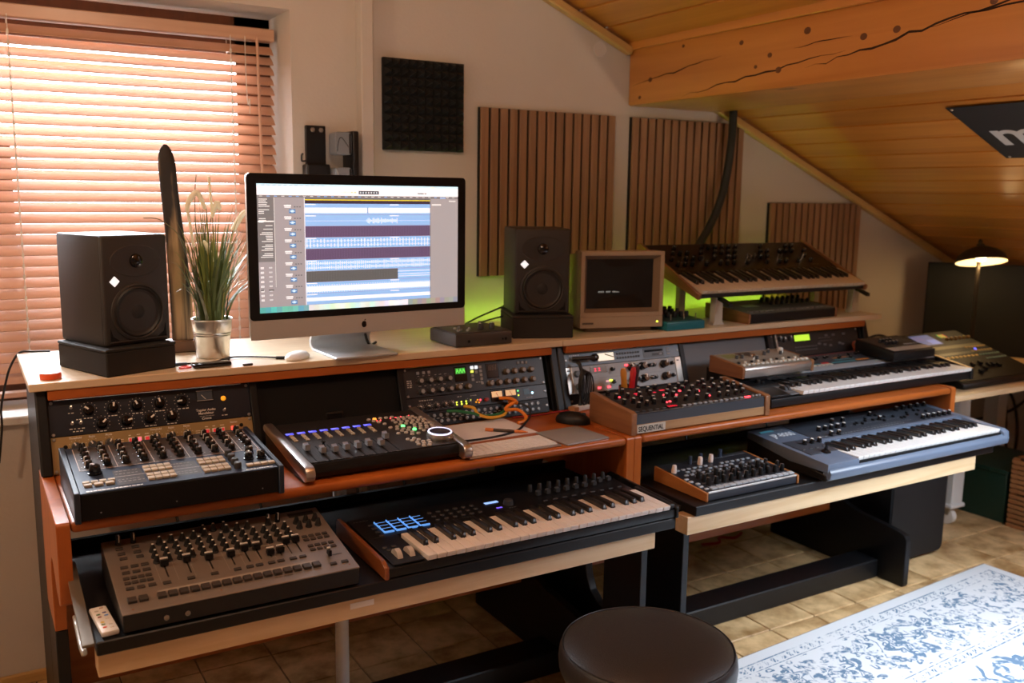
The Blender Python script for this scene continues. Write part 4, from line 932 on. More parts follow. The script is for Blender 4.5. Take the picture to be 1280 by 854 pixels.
for i in range(26): P.rect(.385+i*.018, .215+.04*(i % 2), .3872+i*.018, .250+.04*(i % 2), (.012, .013, .016))
d.print(P); d.text('JP-8000', .030, .243, .040, mat('pale_blue_grey_print', (.66, .72, .78), .5), 'LEFT', .0006, sx=.80)
kn = knob(.0075, .016, blackg, None, mat('pale_cap', (.72, .72, .70), .4), 12, 1.15)
for u in lin(.227, .350, 5): d.put('knob', kn, u, .239)
for u in (.231, .268): d.put('knob', kn, u, .190)
for u, v in ((.395, .282), (.547, .291), (.542, .245), (.345, .285)): d.put('knob', kn, u, v)
for u in lin(.702, .862, 5): d.put('knob', kn, u, .300)
for u in lin(.712, .862, 6): d.put('knob', kn, u, .196)
for u in (.074, .107, .141): d.put('knob', kn, u, .160)
d.put('joystick', MB().lathe([(.016, 0), (.014, .004), (.006, .008), (.004, .020), (.006, .026), (0, .028)], blackg, 16).me('joystick'), .086, .085)
for u in lin(.03, .12, 4): d.put('button', btn(.012, .007, .003, dgrey), u, .122)
for i in range(24):
    if i % 4: d.put('slider_cap', CACHE.setdefault('scap2', MB().box((-.0028, -.0055, 0), (.0028, .0055, .008), black, .0008).me('slider_cap')), .386+i*.018, .222+.07*random.random())

# cables sagging behind the shelves
for i, (x, x2, dz) in enumerate(((.16, .30, .05), (.40, .52, .04), (.62, .80, .05), (.84, .95, .03), (1.02, 1.20, .045), (1.62, 1.80, .05), (1.90, 2.05, .05), (2.30, 2.45, .04))):
    lab = ('first', 'second', 'third', 'fourth', 'fifth', 'sixth', 'seventh', 'eighth')[i]
    cable('power_cable', 'black cable sagging behind the keyboard shelves, %s from the left' % lab, [(x, .40, .765), (x+.02, .42, .72), ((x+x2)/2, .43, .70-dz), (x2, .42, .66), (x2+.03, .425, .50)], .004, rubber)

# ================================================================ ON THE PINE TOP
cabm = mat('anthracite_cabinet', (.026, .023, .021), .5, bump=.06, bscale=700)
conem = mat('speaker_cone', (.011, .010, .010), .6); diam = mat('white_badge_light', (.9, .9, .92), .4, emit=.9)
def speaker(label, x, y, z, yaw):
    s = thing('studio_monitor', label, 'speaker', (x, y, z), yaw)
    W_, D_, H_ = .182, .21, .277
    part('cabinet', MB().box((0, .010, 0), (W_, D_, H_), cabm, .006, 2), s)
    fr = MB().box((.0005, 0, .0005), (W_-.0005, .014, H_-.0005), cabm, .007, 3)
    part('front_baffle', fr, s)
    M_ = T((W_/2, -.0002, .083)) @ RX(R(90))
    wf = part('woofer', MB().lathe([(.074, 0), (.073, .003), (.068, .0045), (.0655, .002)], cabm, 40).lathe([(.0655, .0018), (.061, .0045), (.0565, .001)], rubber, 40).lathe([(.0565, .001), (.022, -.006), (.020, -.001), (.012, .0025), (0, .0035)], conem, 40), s, M_)
    tw = part('tweeter', MB().prism([(.070*math.cos(2*math.pi*q/40), .040*math.sin(2*math.pi*q/40)) for q in range(40)], 'z', -.001, .0012, cabm, .001).lathe([(.030, .0016), (.026, .0016), (.0185, .0004), (.0180, .0013)], cabm, 36).lathe([(.0180, .001), (.016, .006), (.009, .0105), (0, .012)], blackg, 24), s, T((W_/2, -.0004, .212)) @ RX(R(90)))
    part('badge', MB().box((-.0095, -.0095, 0), (.0095, .0095, .0014), diam, .0003), s, T((.031, -.0004, .1625)) @ RX(R(90)) @ RZ(R(45)))
    for sx in (0, 1):
        u = (lambda q: q if not sx else W_-q)
        pts = [(u(.014), .012), (u(.040), .012), (u(.020), .026), (u(.014), .046)]
        part('bass_port', MB().prism(pts, 'y', -.0016, .001, blackm), s)
    part('lower_lip', MB().box((.012, -.0045, .008), (W_-.012, .001, .0125), cabm, .002), s)
def pad(label, x, y, yaw, w_, d_, h_):
    p = thing('speaker_pad', label, 'speaker stand', (x, y, ZT), yaw)
    part('foam_block', MB().box((0, 0, .0003), (w_, d_, h_-.008), mat('charcoal_foam', (.018, .015, .013), .95, bump=.4, bscale=700), .003), p)
    part('top_mat', MB().box((-.001, -.001, h_-.0079), (w_+.001, d_+.001, h_-.0002), mat('black_rubber_mat', (.012, .011, .010), .7), .002), p)
pad('dark foam block under the left studio monitor', .161, .395, .384, .190, .235, .069); speaker('dark grey studio monitor left of the plant, white diamond light', .166, .432, ZT+.069, .400)
pad('dark foam block under the right studio monitor', 1.375, .494, -.365, .200, .242, .074); speaker('dark grey studio monitor between the computer and the old screen', 1.398, .522, ZT+.074, -.355)

# desktop computer
pc = thing('desktop_computer', 'silver all-in-one desktop computer showing a music arrangement on its screen', 'computer', (.509, .377, ZT), .051)
HB, HT = .070, .504
def rrect(x0, z0, x1, z1, r_, n=4):
    out = []
    for cx, cz, a in ((x1-r_, z0+r_, -90), (x1-r_, z1-r_, 0), (x0+r_, z1-r_, 90), (x0+r_, z0+r_, 180)): out += [(cx+r_*math.cos(R(a+90*i/n)), cz+r_*math.sin(R(a+90*i/n))) for i in range(n+1)]
    return out
b = MB().prism(rrect(0, HB, .65, HT, .012), 'y', .0018, .012, silver, .0006)
tmp = bmesh.new(); ring0 = rrect(0.001, HB+.001, .649, HT-.001, .012); ring1 = rrect(.10, HB+.06, .55, HT-.08, .08); ring2 = rrect(.2, HB+.13, .45, HT-.14, .08)
V0 = [tmp.verts.new((p[0], .0118, p[1])) for p in ring0]; V1 = [tmp.verts.new((p[0], .036, p[1])) for p in ring1]; V2 = [tmp.verts.new((p[0], .042, p[1])) for p in ring2]
for A_, B_2 in ((V0, V1), (V1, V2)):
    for i in range(len(A_)): tmp.faces.new((A_[i], A_[(i+1) % len(A_)], B_2[(i+1) % len(A_)], B_2[i]))
tmp.faces.new(V2[::-1]); bmesh.ops.recalc_face_normals(tmp, faces=tmp.faces); b._merge(tmp, silver)
part('housing', b, pc)
part('chin', MB().box((.001, .0005, HB+.0008), (.649, .0019, HB+.0518), mat('chin_aluminium', (.52, .50, .47), .45, .35), .0004), pc, label='plain aluminium chin below the glass')
part('glass_bezel', MB().prism([p for p in rrect(.0004, HB+.0522, .6496, HT-.0002, .011)], 'y', 0, .0017, blackg), pc, label='black glass border')
# logo: bitten apple silhouette with leaf
ap = []
for a in range(0, 360, 10):
    t = R(a); rr = 1 - .10*math.exp(-((a-90)/22.)**2) - .06*math.exp(-((a-270)/16.)**2) + .05*math.cos(2*t)*-1
    x, z = rr*math.cos(t)*.93, rr*math.sin(t)
    dx, dz = x-1.16, z-.12
    if dx*dx+dz*dz < .17:
        q = math.atan2(dz, dx); x, z = 1.16+.41*math.cos(q), .12+.41*math.sin(q)
    ap.append((x*.0082, z*.0088))
lg = part('logo', MB().prism(ap, 'y', -.0004, .0006, blackg).prism([(0.0005, .0098), (.0035, .0105), (.0052, .0145), (.002, .0135)], 'y', -.0004, .0006, blackg), pc, T((.322, .0, HB+.024)))
sx0, sx1, sz1, sz0 = .0265, .6235, HT-.0265, HT-.0265-.336
def sr(): return PR()
scr = PR()
def rc_(x0, y0, x1, y1, c, z=0): scr.rect(sx0+(sx1-sx0)*x0, sz1-(sz1-sz0)*y1, sx0+(sx1-sx0)*x1, sz1-(sz1-sz0)*y0, c, z)
GR = (.31, .29, .31); LB = (.26, .46, .80); PU = (.105, .070, .135); DG = (.10, .10, .10); WT = (.95, .97, 1); LG = (.62, .60, .62)
rc_(0, 0, 1, 1, GR, .0001); rc_(0, 0, 1, .018, (.55, .82, .93), .0003); rc_(0, .018, 1, .086, (.88, .88, .92), .0003)
for i in range(12): rc_(.02+i*.025, .006, .035+i*.025, .013, (.35, .45, .6), .0005)
rc_(.475, .046, .576, .074, (.02, .02, .03), .0005)
for i in range(7): rc_(.480+i*.0135, .052, .488+i*.0135, .068, (.5, .55, .6), .0007)
for i, c in enumerate(((.8, .7, .6), (.8, .6, .4), (.8, .7, .6), (.8, .5, .2), (.95, .55, .2))): rc_(.385+i*.017, .054, .394+i*.017, .064, c, .0005)
for i in range(3): rc_(.585+i*.02, .054, .597+i*.02, .064, (.8, .72, .85), .0005)
rc_(.778, .058, .812, .066, (.08, .08, .08), .0005); rc_(.816, .058, .826, .066, (.08, .08, .08), .0005); rc_(.85, .008, .868, .016, (.95, .8, .4), .0005)
rc_(0, .086, 1, .104, (.19, .18, .19), .0003)
for i in range(30): rc_(.01+i*.033, .091, .024+i*.033, .098, random.choice(((.6, .6, .62), (.25, .4, .7), (.5, .5, .5))), .0005)
rc_(0, .104, .073, .60, (.165, .16, .165), .0003); rc_(.0745, .104, .0765, .80, (.62, .62, .60), .0005)
for i in range(34):
    y = .115+i*.0135; q = random.uniform(.015, .05)
    if random.random() < .75: rc_(.006 if i < 14 else .055-q, y, .006+q if i < 14 else .066, y+.006, (.72, .72, .72), .0006)
rc_(.002, .283, .072, .292, (.85, .85, .85), .0006)
for i in range(8): rc_(.008, .64+i*.036, .022, .655+i*.036, (.75, .75, .78), .0005); rc_(.045, .64+i*.036, .060, .652+i*.036, (.55, .55, .58), .0005)
rc_(.006, .815, .02, .826, (.12, .12, .12), .0007); rc_(.042, .815, .065, .826, (.12, .12, .12), .0007)
rc_(.212, .104, .215, .955, (.75, .78, .85), .0005)
A0, A1 = .2155, .845
rc_(A0, .104, A1, .117, (.14, .14, .15), .0004); rc_(A0, .117, A1, .124, (.80, .66, .02), .0006); rc_(A0, .124, A1, .150, (.045, .03, .05), .0005)
rh = .0895; y = .150
for i in range(9):
    y1 = min(y+rh, .955); c = PU if i in (2, 4) else LB
    rc_(A0, y, A1, y1-.003, c, .0004)
    rc_(.12, y+.012, .152, y+.020, WT, .0006); rc_(.122, y+.026, .15, y+.032, WT, .0006)
    for q in range(3): rc_(.165+q*.012, y+.022, .172+q*.012, y+.03, (.12, .12, .13), .0006)
    rc_(.142, y+.044, .172, min(y+.076, .955), (.10, .22, .42), .0006); rc_(.146, y+.056, .168, y+.062, (.7, .85, 1), .0008); rc_(.152, y+.050, .162, min(y+.069, .953), (.5, .7, .95), .0008)
    if i in (0, 7, 8): rc_(A0, y+.032, A1, y+.034+.040 if i != 8 else y+.06, (.82, .90, 1), .0005)
    if i == 0: rc_(.515, y+.03, .522, y+.075, (.25, .35, .55), .0007)
    if i == 1:
        rc_(A0, y+.046, A1, y+.048, (.75, .85, 1), .0006)
        for q in range(26): u = .512+q*.0062; h = random.uniform(.006, .024); rc_(u, y+.047-h, u+.003, y+.047+h, (.80, .88, 1), .0007)
    if i in (3, 5):
        for yy in (.027, .062):
            rc_(A0, y+yy-.001, A1, y+yy+.002, (.75, .85, 1), .0006); u = A0+.004
            while u < A1-.006: h = random.uniform(.008, .017); rc_(u, y+yy-h, u+.004, y+yy+h, (.85, .92, 1), .0007); u += .0165 if i == 3 else .0105
    if i == 6:
        rc_(A0, y, .672, y1-.003, DG, .0006)
        for yy in (.02, .045, .062): rc_(.672, y+yy, A1, y+yy+.006, (.72, .84, 1), .0007)
    if i == 7:
        u = A0
        while u < A1-.004: rc_(u, y+.020, u+.004, y+.084, (.66, .80, .98), .0006); u += .012
    if i in (2, 4, 6):
        u = A0
        while u < (.668 if i == 6 else A1-.004): rc_(u, y+.002, u+.0012, y1-.005, tuple(q*1.6 for q in c) if i != 6 else (.14, .14, .14), .0008); u += .008
    else: rc_(A0+.002, y+.004, A0+.05, y+.010, WT, .0008); rc_(.632, y+.004, .678, y+.010, WT, .0008)
    y = y1
rc_(.845, .104, 1, .955, (.335, .315, .325), .0004); rc_(.845, .104, .850, .955, (.24, .23, .24), .0005); rc_(.90, .092, .93, .104, (.30, .45, .75), .0007); rc_(.855, .150, .905, .160, (.85, .85, .85), .0006); rc_(.95, .12, .985, .127, (.9, .9, .9), .0006)
for i in range(40): u = i/40; c = (.10+.25*u, .42+.1*u, .45) if u < .22 else ((.62, .80, .74) if u < .6 else (.80, .84, .82) if u < .72 else (.30, .31, .30)); c = tuple(q*random.uniform(.8, 1.15) for q in c); rc_(u, .955, u+.0252, 1, c, .0005)
o = obj('screen', scr.me('screen', SCREEN), pc, T((0, 0, 0)) @ Matrix(((1, 0, 0, 0), (0, 0, -1, -.0003), (0, 1, 0, 0), (0, 0, 0, 1))))
part('stand', MB().prism([(-.012, 0), (-.010, .004), (.150, .006), (.176, .012), (.182, .030), (.050, .20), (.042, .30), (.036, .30), (.042, .195), (.168, .028), (.165, .016), (.15, .0105), (-.010, .0085)][::-1] if 0 else
     [(-.012, .0005), (.160, .0005), (.184, .010), (.188, .030), (.056, .205), (.044, .30), (.036, .30), (.046, .200), (.176, .030), (.172, .016), (.158, .0075), (-.012, .0065)], 'x', .232, .420, mat('stand_aluminium', (.50, .53, .56), .35, .25), .0012), pc, label='bent aluminium foot')
mo = thing('computer_mouse', 'white computer mouse lying in front of the desktop computer', 'mouse', (.655, .450, ZT), R(-50))
part('shell', MB().lathe([(0, .021), (.012, .0205), (.020, .017), (.025, .010), (.0265, .005), (.0255, .0015), (0, .0014)], white, 28), mo, Matrix.Diagonal((1, 1.85, 1, 1)))
part('base', MB().lathe([(.024, .0004), (.0245, .0022), (0, .0022)], silver, 28), mo, Matrix.Diagonal((1, 1.85, 1, 1)))

# plant in a zinc pot
pl = thing('potted_grass', 'artificial grass with white flower spikes in a galvanised metal pot', 'plant', (.458, .585, ZT))
part('pot', MB().lathe([(.0435, .0005), (.0445, .003), (.0485, .060), (.0500, .062), (.0495, .066), (.0508, .068), (.0502, .072), (.0515, .074), (.0535, .104), (.0555, .106), (.0550, .109), (.0525, .1085), (.0505, .095), (0, .094)], zinc, 40), pl)
grm = [mat('grass_blade_a', (.085, .12, .028), .5), mat('grass_blade_b', (.16, .19, .04), .5), mat('grass_blade_c', (.34, .31, .075), .5), mat('grass_blade_d', (.18, .20, .13), .5)]
b = MB(); rg = random.Random(8)
for i in range(190):
    a = rg.uniform(0, 2*math.pi); r0 = rg.uniform(0, .040); ln = rg.uniform(.16, .34)*(1.12 if i % 5 == 0 else 1); out = rg.uniform(.015, .15)*(1 if ln > .2 else 1.2); dr = rg.uniform(.0, .10) if out > .07 else 0
    out *= .55 if 80 < math.degrees(a) < 235 else 1
    wd = rg.uniform(.0024, .0048); m_ = grm[rg.choices((0, 1, 2, 3), (5, 3, 2, 1))[0]]; P_ = []
    for q in range(7):
        t = q/6; P_.append(Vector((r0*math.cos(a)+out*t**1.6*math.cos(a), r0*math.sin(a)+out*t**1.6*math.sin(a), .092+ln*t-dr*t**3)))
    sd_ = Vector((-math.sin(a+rg.uniform(-.6, .6)), math.cos(a), 0)).normalized()
    for q in range(6):
        w0 = wd*(1-(q/6)**2.2); w1 = wd*(1-((q+1)/6)**2.2)
        b.quad(P_[q]-sd_*w0, P_[q]+sd_*w0, P_[q+1]+sd_*w1, P_[q+1]-sd_*w1, m=m_)
part('grass_blades', b, pl, None, 60, kind='stuff')
fs = mat('cream_flower_spike', (.85, .80, .60), .9, bump=.3, bscale=500); stm = mat('straw_stem', (.16, .15, .07), .6)
for pts, ln in (([(.0, .0, .09), (.006, -.01, .25), (.010, -.012, .385), (.004, -.012, .495)], .110), ([(-.01, 0, .09), (-.035, -.01, .22), (-.042, -.012, .30), (-.055, -.015, .40)], .095),
                ([(0, .01, .09), (-.012, 0, .30), (-.004, -.005, .40), (-.028, -.008, .452), (-.052, -.010, .425), (-.055, -.010, .40)], .11), ([(.0, -.01, .09), (-.006, -.01, .28), (.005, -.012, .38), (.022, -.014, .425), (.030, -.014, .405)], .06),
                ([(.02, 0, .09), (.05, -.005, .28), (.066, -.01, .355), (.098, -.012, .40), (.128, -.014, .388)], .09), ([(-.005, -.01, .09), (-.010, -.012, .25), (-.018, -.014, .318), (-.006, -.016, .30), (.004, -.016, .265)], .07)):
    s = MB().tube(pts, .0012, stm, 5)
    tp = Vector(pts[-1]); Q = [Vector(p) for p in pts]; keep = [tp]; acc = 0
    for q in range(len(Q)-2, -1, -1):
        seg_ = (Q[q]-keep[-1]).length
        if acc+seg_ >= ln: keep.append(keep[-1].lerp(Q[q], (ln-acc)/seg_)); break
        acc += seg_; keep.append(Q[q])
    s.tube(keep, .0078, fs, 8, 6, lambda t: max(.15, math.sin(math.pi*(.08+.84*t))**.5))
    part('flower_spike', s, pl)
for pts in ([(-.02, 0, .1), (-.06, -.01, .30), (-.12, -.02, .375), (-.17, -.03, .385)], [(.0, 0, .1), (-.03, 0, .33), (-.033, -.005, .44), (-.028, -.008, .50)]): part('long_stem', MB().tube(pts, .0012, stm, 5), pl)

# carved driftwood piece
dw = thing('driftwood_sculpture', 'tall narrow charred wooden piece standing on a brown block before the blind', 'sculpture', (.395, .715, ZT))
chm = wood('charred_wood', (.016, .011, .009), (.46, .29, .15), 'z', 24, .05, .6); chm.node_tree.nodes['Color Ramp'].color_ramp.elements[0].position = .46; chm.node_tree.nodes['Color Ramp'].color_ramp.elements[1].position = .60
tmp = bmesh.new(); rings = []
for i in range(25):
    t = 1-(1-i/24)**1.7; z = .034+.548*t; wd = .030*(1-.22*t)*(1 if t < .88 else math.sqrt(max(.03, 1-((t-.88)/.12)**2))); th = .013*(wd/.030)
    cx = .010-.022*t+.004*math.sin(5*t); rings.append([tmp.verts.new((cx+wd*math.cos(2*math.pi*k/12)*(1+.05*math.sin(7*t+k)), th*math.sin(2*math.pi*k/12), z)) for k in range(12)])
for a, c in zip(rings, rings[1:]):
    for k in range(12): tmp.faces.new((a[k], a[(k+1) % 12], c[(k+1) % 12], c[k]))
tmp.faces.new(rings[0][::-1]); tmp.faces.new(rings[-1]); b = MB(); b._merge(tmp, chm); part('carved_plank', b, dw, None, 60)
part('base_block', MB().box((-.045, -.030, .0003), (.058, .030, .034), darkoak, .003), dw)

# small things at the front edge of the left top
rj = thing('round_tin', 'small round orange tin with a white lid near the left corner of pine top', 'tin', (.040, .452, ZT))
part('ring', MB().lathe([(.0235, .0004), (.0245, .003), (.0245, .012), (.023, .0145), (.0215, .0145)], mat('orange_red_plastic', (.70, .09, .02), .35), 32), rj); part('lid', MB().lathe([(.0214, .0132), (.0214, .0155), (.02, .0162), (0, .0162)], mat('pearl_white', (.80, .80, .85), .3), 32), rj)
hd = thing('portable_drive', 'flat black portable drive lying in front of the metal pot', 'drive', (.372, .418, ZT), R(4))
part('shell', MB().box((0, 0, .0004), (.098, .036, .0115), blackg, .003, 2), hd); part('side_stripe', MB().box((.002, -.0003, .004), (.096, .001, .006), dgrey), hd)
single('wristband', MB().tube([(.014*math.cos(a), .010*math.sin(a), .004) for a in [2*math.pi*q/12 for q in range(13)]], .0028, mat('coral_red', (.75, .07, .05), .4), 7, 4), 'small coral red loop beside the black drive', 'band', T((.353, .436, ZT)))
single('memory_stick', MB().box((0, 0, .0004), (.026, .009, .006), mat('brown_black', (.03, .02, .015), .4), .0015), 'tiny dark stick lying right of the black drive', 'memory stick', T((.495, .402, ZT)) @ RZ(R(8)))
b = MB().tube([(.355, .485, .0045), (.40, .475, .0045), (.44, .470, .0045), (.465, .490, .006), (.47, .51, .0045)], .0026, rubber, 6)
b.box((-.030, -.006, .0006), (.006, .006, .008), mat('blue_grey_plug', (.03, .06, .10), .35), .002, M=T((.362, .483, 0)) @ RZ(R(-10)))
b.box((-.02, -.0055, .0006), (.02, .0055, .009), black, .002, M=T((.472, .495, 0)) @ RZ(R(60)))
b.tube([(.43, .455, .0045), (.455, .492, .005), (.50, .53, .0045), (.56, .505, .0045), (.605, .468, .0045)], .0026, rubber, 6)
b.box((0, -.006, .0006), (.030, .006, .008), black, .002, M=T((.600, .470, 0)) @ RZ(R(-28))); b.box((.030, -.005, .0016), (.042, .005, .006), chrome, M=T((.600, .470, 0)) @ RZ(R(-28)))
single('usb_cable', b, 'short black cable with two plugs in front of the pot', 'cable', T((0, 0, ZT)))
cable('power_cable', 'thin black cable draped over the left end of the pine top', [(.07, .850, ZT+.004), (.03, .862, ZT+.004), (-.005, .872, ZT+.002), (-.030, .870, .975), (-.045, .865, .93), (-.060, .87, .86), (-.062, .875, .80), (-.075, .88, .70)], .0032, rubber)
cable('power_cable', 'black cable stub hanging behind the computer foot', [(.875, .60, 1.10), (.90, .575, 1.06), (.905, .56, 1.03), (.915, .56, ZT+.004), (.95, .60, ZT+.004)], .004, rubber)

# monitor controller box
d = desk_dev('monitor_controller', 'grey metal monitor controller box right of the computer screen', 'audio box', 1.127, .408, ZT, .044, .048, .17)
r = d.root; r.rotation_euler.z = .03
gunm = mat('gunmetal', (.060, .054, .050), .42, .3)
part('case', MB().box((0, 0, .002), (.200, .17, .042), gunm, .005, 2), r); part('top_panel', MB().box((.004, .01, -.004), (.196, .166, -.0005), mat('dark_gunmetal', (.030, .028, .027), .4), .001), r, d.F)
for u, v in ((.115, .05), (.135, .085), (.155, .05)): d.put('knob', knob(.009, .018, dgrey, white), u, v, 0, -.0005)
for u, v in ((.03, .04), (.045, .05), (.06, .035), (.04, .08), (.06, .09), (.08, .06), (.18, .09)): d.put('button', rbtn(.0045, .006, steel), u, v, 0, -.0005)
for x, r_ in ((.045, .0045), (.165, .003), (.176, .0045)): part('jack_socket', MB().lathe([(r_, 0), (r_, .0012), (0, .0012)], blackm, 12), r, T((x, -.0001, .018)) @ RX(R(90)))
ad = thing('power_adapter', 'small black adapter box behind the monitor controller', 'adapter', (1.225, .70, ZT))
part('body', MB().box((0, 0, .0004), (.07, .05, .030), black, .004), ad); part('lead', MB().tube([(.01, .02, .030), (.02, .0, .055), (.045, .01, .050), (.055, .03, .02)], .003, rubber, 6), ad)
cable('power_cable', 'two thin black leads arching from the adapter to the right monitor', [(1.30, .72, ZT+.012), (1.36, .70, ZT+.045), (1.45, .70, ZT+.075), (1.52, .74, ZT+.09)], .0032, rubber, lambda b_: b_.tube([(1.31, .70, ZT+.01), (1.38, .68, ZT+.035), (1.46, .68, ZT+.05), (1.54, .74, ZT+.06)], .0032, rubber, 6))

# old tube screen
cr = thing('tube_monitor', 'small beige tube monitor with nearly black screen', 'monitor', (1.640, .500, ZT), -.25)
CW, CH = .302, .258; z0 = .016
b = MB().prism(rrect(0, z0, CW, z0+CH, .008), 'y', .0265, .06, crtb, .002)
b.prism([(.05, z0+.005), (.22, z0+.03), (.24, z0+.05), (.24, CH-.03), (.22, CH-.01), (.05, z0+CH-.003)], 'x', .015, CW-.015, crtb, .004)
part('housing', b, cr)
def frame_(x0, z0_, x1, z1, X0, Z0, X1, Z1, y0, y1, m):
    q = MB(); O_ = [(x0, y0, z0_), (x1, y0, z0_), (x1, y0, z1), (x0, y0, z1)]; I_ = [(X0, y1, Z0), (X1, y1, Z0), (X1, y1, Z1), (X0, y1, Z1)]
    for i in range(4): q.quad(O_[i], O_[(i+1) % 4], I_[(i+1) % 4], I_[i], m=m)
    return q
bz = frame_(.014, z0+.052, CW-.014, z0+CH-.014, .030, z0+.064, CW-.030, z0+CH-.028, -.003, .022, mat('crt_bezel_inner', (.20, .13, .075), .5))
for a_, c_ in (((0, -.005, z0+CH-.0142), (CW, .0262, z0+CH)), ((0, -.005, z0+.040), (.0142, .0262, z0+CH-.0142)), ((CW-.0142, -.005, z0+.040), (CW, .0262, z0+CH-.0142)), ((0, -.005, z0), (CW, .0262, z0+.0375)), ((.002, -.003, z0+.0375), (CW-.002, .0262, z0+.0522))): bz.box(a_, c_, crtb, .0012)
part('bezel', bz, cr)
tmp = bmesh.new(); n = 10; G_ = [[tmp.verts.new((.028+(CW-.056)*i/n, .0226-.007*(1-(2*i/n-1)**2)*(1-(2*j/n-1)**2)-.001, z0+.062+(CH-.088)*j/n)) for i in range(n+1)] for j in range(n+1)]
for j in range(n):
    for i in range(n): tmp.faces.new((G_[j][i], G_[j][i+1], G_[j+1][i+1], G_[j+1][i]))
b = MB(); b._merge(tmp, crtg); sc = part('tube_face', b, cr, None, 80)
dot = PR(); u = .070
for n_ in (5, 4, 6):
    for q in range(n_): dot.rect(u, .118, u+.0034, .1235, (.13, .14, .13), .0024); u += .0044
    u += .006
o = obj('screen_text', dot.me('screen_text', GLOW), cr, Matrix(((1, 0, 0, 0), (0, 0, -1, .0178), (0, 1, 0, z0), (0, 0, 0, 1))))
part('power_light', MB().lathe([(.0034, 0), (.003, .002), (0, .0025)], yel_led, 12), cr, T((CW-.02, -.005, z0+.018)) @ RX(R(90)))
part('maker_badge', MB().box((.008, -.0056, z0+.013), (.048, -.0048, z0+.0195), mat('brown_badge', (.10, .07, .045), .5)), cr)
part('foot', MB().box((.03, .02, .0004), (CW-.03, .22, .0158), mat('dark_beige', (.24, .17, .11), .5), .004), cr)

# turquoise synth, riser stands, tilted keyboard, small synth below
d = desk_dev('desktop_synthesizer', 'small turquoise synthesizer with black knobs beside the old screen', 'synthesizer', 1.940, .405, ZT, .030, .046, .19)
r = d.root
part('case', MB().prism([(0, .0005), (0, .029), (.19, .045), (.19, .0005)], 'x', 0, .172, teal, .003, 2), r); part('control_panel', MB().box((.005, .012, -.002), (.167, .185, .0006), mat('dark_teal_panel', (.012, .05, .05), .45)), r, d.F)
for u in (.03, .06, .09, .12, .145):
    for v in (.07, .12, .16): d.put('knob', knob(.0085, .020, black, None, None, 12), u, v)
for u in (.04, .10, .155): d.put('toggle_switch', MB().cyl((0, 0, 0), (0, .002, .02), .0022, None, chrome, 8).me('toggle_switch'), u, .03)
d.put('led', rbtn(.004, .004, green_led), .05, .175)
for lab, x, y in (('off white riser stand under the left end of the brown keyboard', 2.188, .445), ('off white riser stand under the right end of the brown keyboard', 2.972, .485)):
    t = thing('keyboard_riser', lab, 'stand', (x, y, ZT)); cr_ = mat('off_white_riser', (.50, .48, .42), .5)
    part('upright', MB().prism([(0, .0004), (.058, .0004), (.046, .012), (.044, .10), (.010, .10), (.008, .012)], 'y', 0, .03, cr_, .002), t)
    part('rear_upright', MB().box((.012, .20, .0004), (.042, .225, .165), cr_, .002), t)
    part('arm', MB().prism([(-.06, .071), (-.06, .083), (.23, .185), (.23, .170)], 'x', .017, .037, black, .001), t)
kg = thing('keyboard_synthesizer', 'dark brown keyboard with wooden ends tilted on risers beside the beamed wall', 'keyboard', (2.085, .425, 1.113)); kg.rotation_euler = (R(18.5), 0, 0)
wine = mat('dark_brown_metal', (.014, .007, .005), .4, spec=.35)
part('case', MB().prism([(0, 0), (0, .016), (.010, .018), (.150, .018), (.152, .030), (.165, .034), (.365, .058), (.372, .05), (.372, 0)], 'x', .013, .877, wine, .002), kg)
for x in (0, .8775): part('wooden_end', MB().prism([(-.008, -.001), (-.010, .020), (.16, .042), (.372, .066), (.378, .06), (.378, -.001)], 'x', x, x+.0125, walnut, .002), kg)
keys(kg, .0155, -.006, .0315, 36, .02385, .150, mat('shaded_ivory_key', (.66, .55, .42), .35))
dd = Dev(kg, T((0, .165, .0345)) @ RX(math.atan2(.024, .2)))
for u in lin(.06, .80, 22):
    for v in (.035, .075, .115, .155):
        if random.random() < .62: dd.put('knob', knob(.0085, .020, blackg, None, None, 10), u, v)
for u in (.10, .20, .34, .43, .45, .47, .60, .62, .74): dd.put('toggle_switch', MB().cyl((0, 0, 0), (0, .002, .022), .0024, None, chrome, 8).me('toggle_switch'), u, .06)
P = PR(); P.dashes(.05, .012, 4, (.35, .28, .22), .003); P.dashes(.75, .012, 5, (.35, .28, .22), .003); dd.print(P)
d = desk_dev('desktop_synthesizer', 'grey desktop synthesizer with black knobs in green light under the tilted keyboard', 'synthesizer', 2.327, .409, ZT, .036, .056, .22)
r = d.root; r.rotation_euler.z = .035
part('case', MB().prism([(0, .001), (0, .035), (.22, .055), (.22, .001)], 'x', .0105, .484, black, .003), r); part('control_panel', MB().box((.011, .004, -.001), (.483, .218, .0006), mat('olive_grey_panel', (.12, .125, .105), .45)), r, d.F)
for x in (0, .4845): part('wooden_end', MB().prism([(-.002, 0), (-.002, .038), (.222, .058), (.222, 0)], 'x', x, x+.010, walnut, .001), r)
for u in lin(.25, .46, 8): d.put('knob', knob(.008, .020, black, None, None, 12), u, .17); d.put('knob', knob(.007, .016, black, None, None, 12), u, .12)
for u in lin(.04, .46, 16): d.put('button', btn(.018, .014, .004, mat('dim_grey_button', (.2, .2, .19), .5)), u, .03)
d.put('display', MB().box((-.035, -.018, 0), (.035, .018, .002), mat('pale_lcd', (.35, .40, .25), .4)).me('display'), .13, .12)
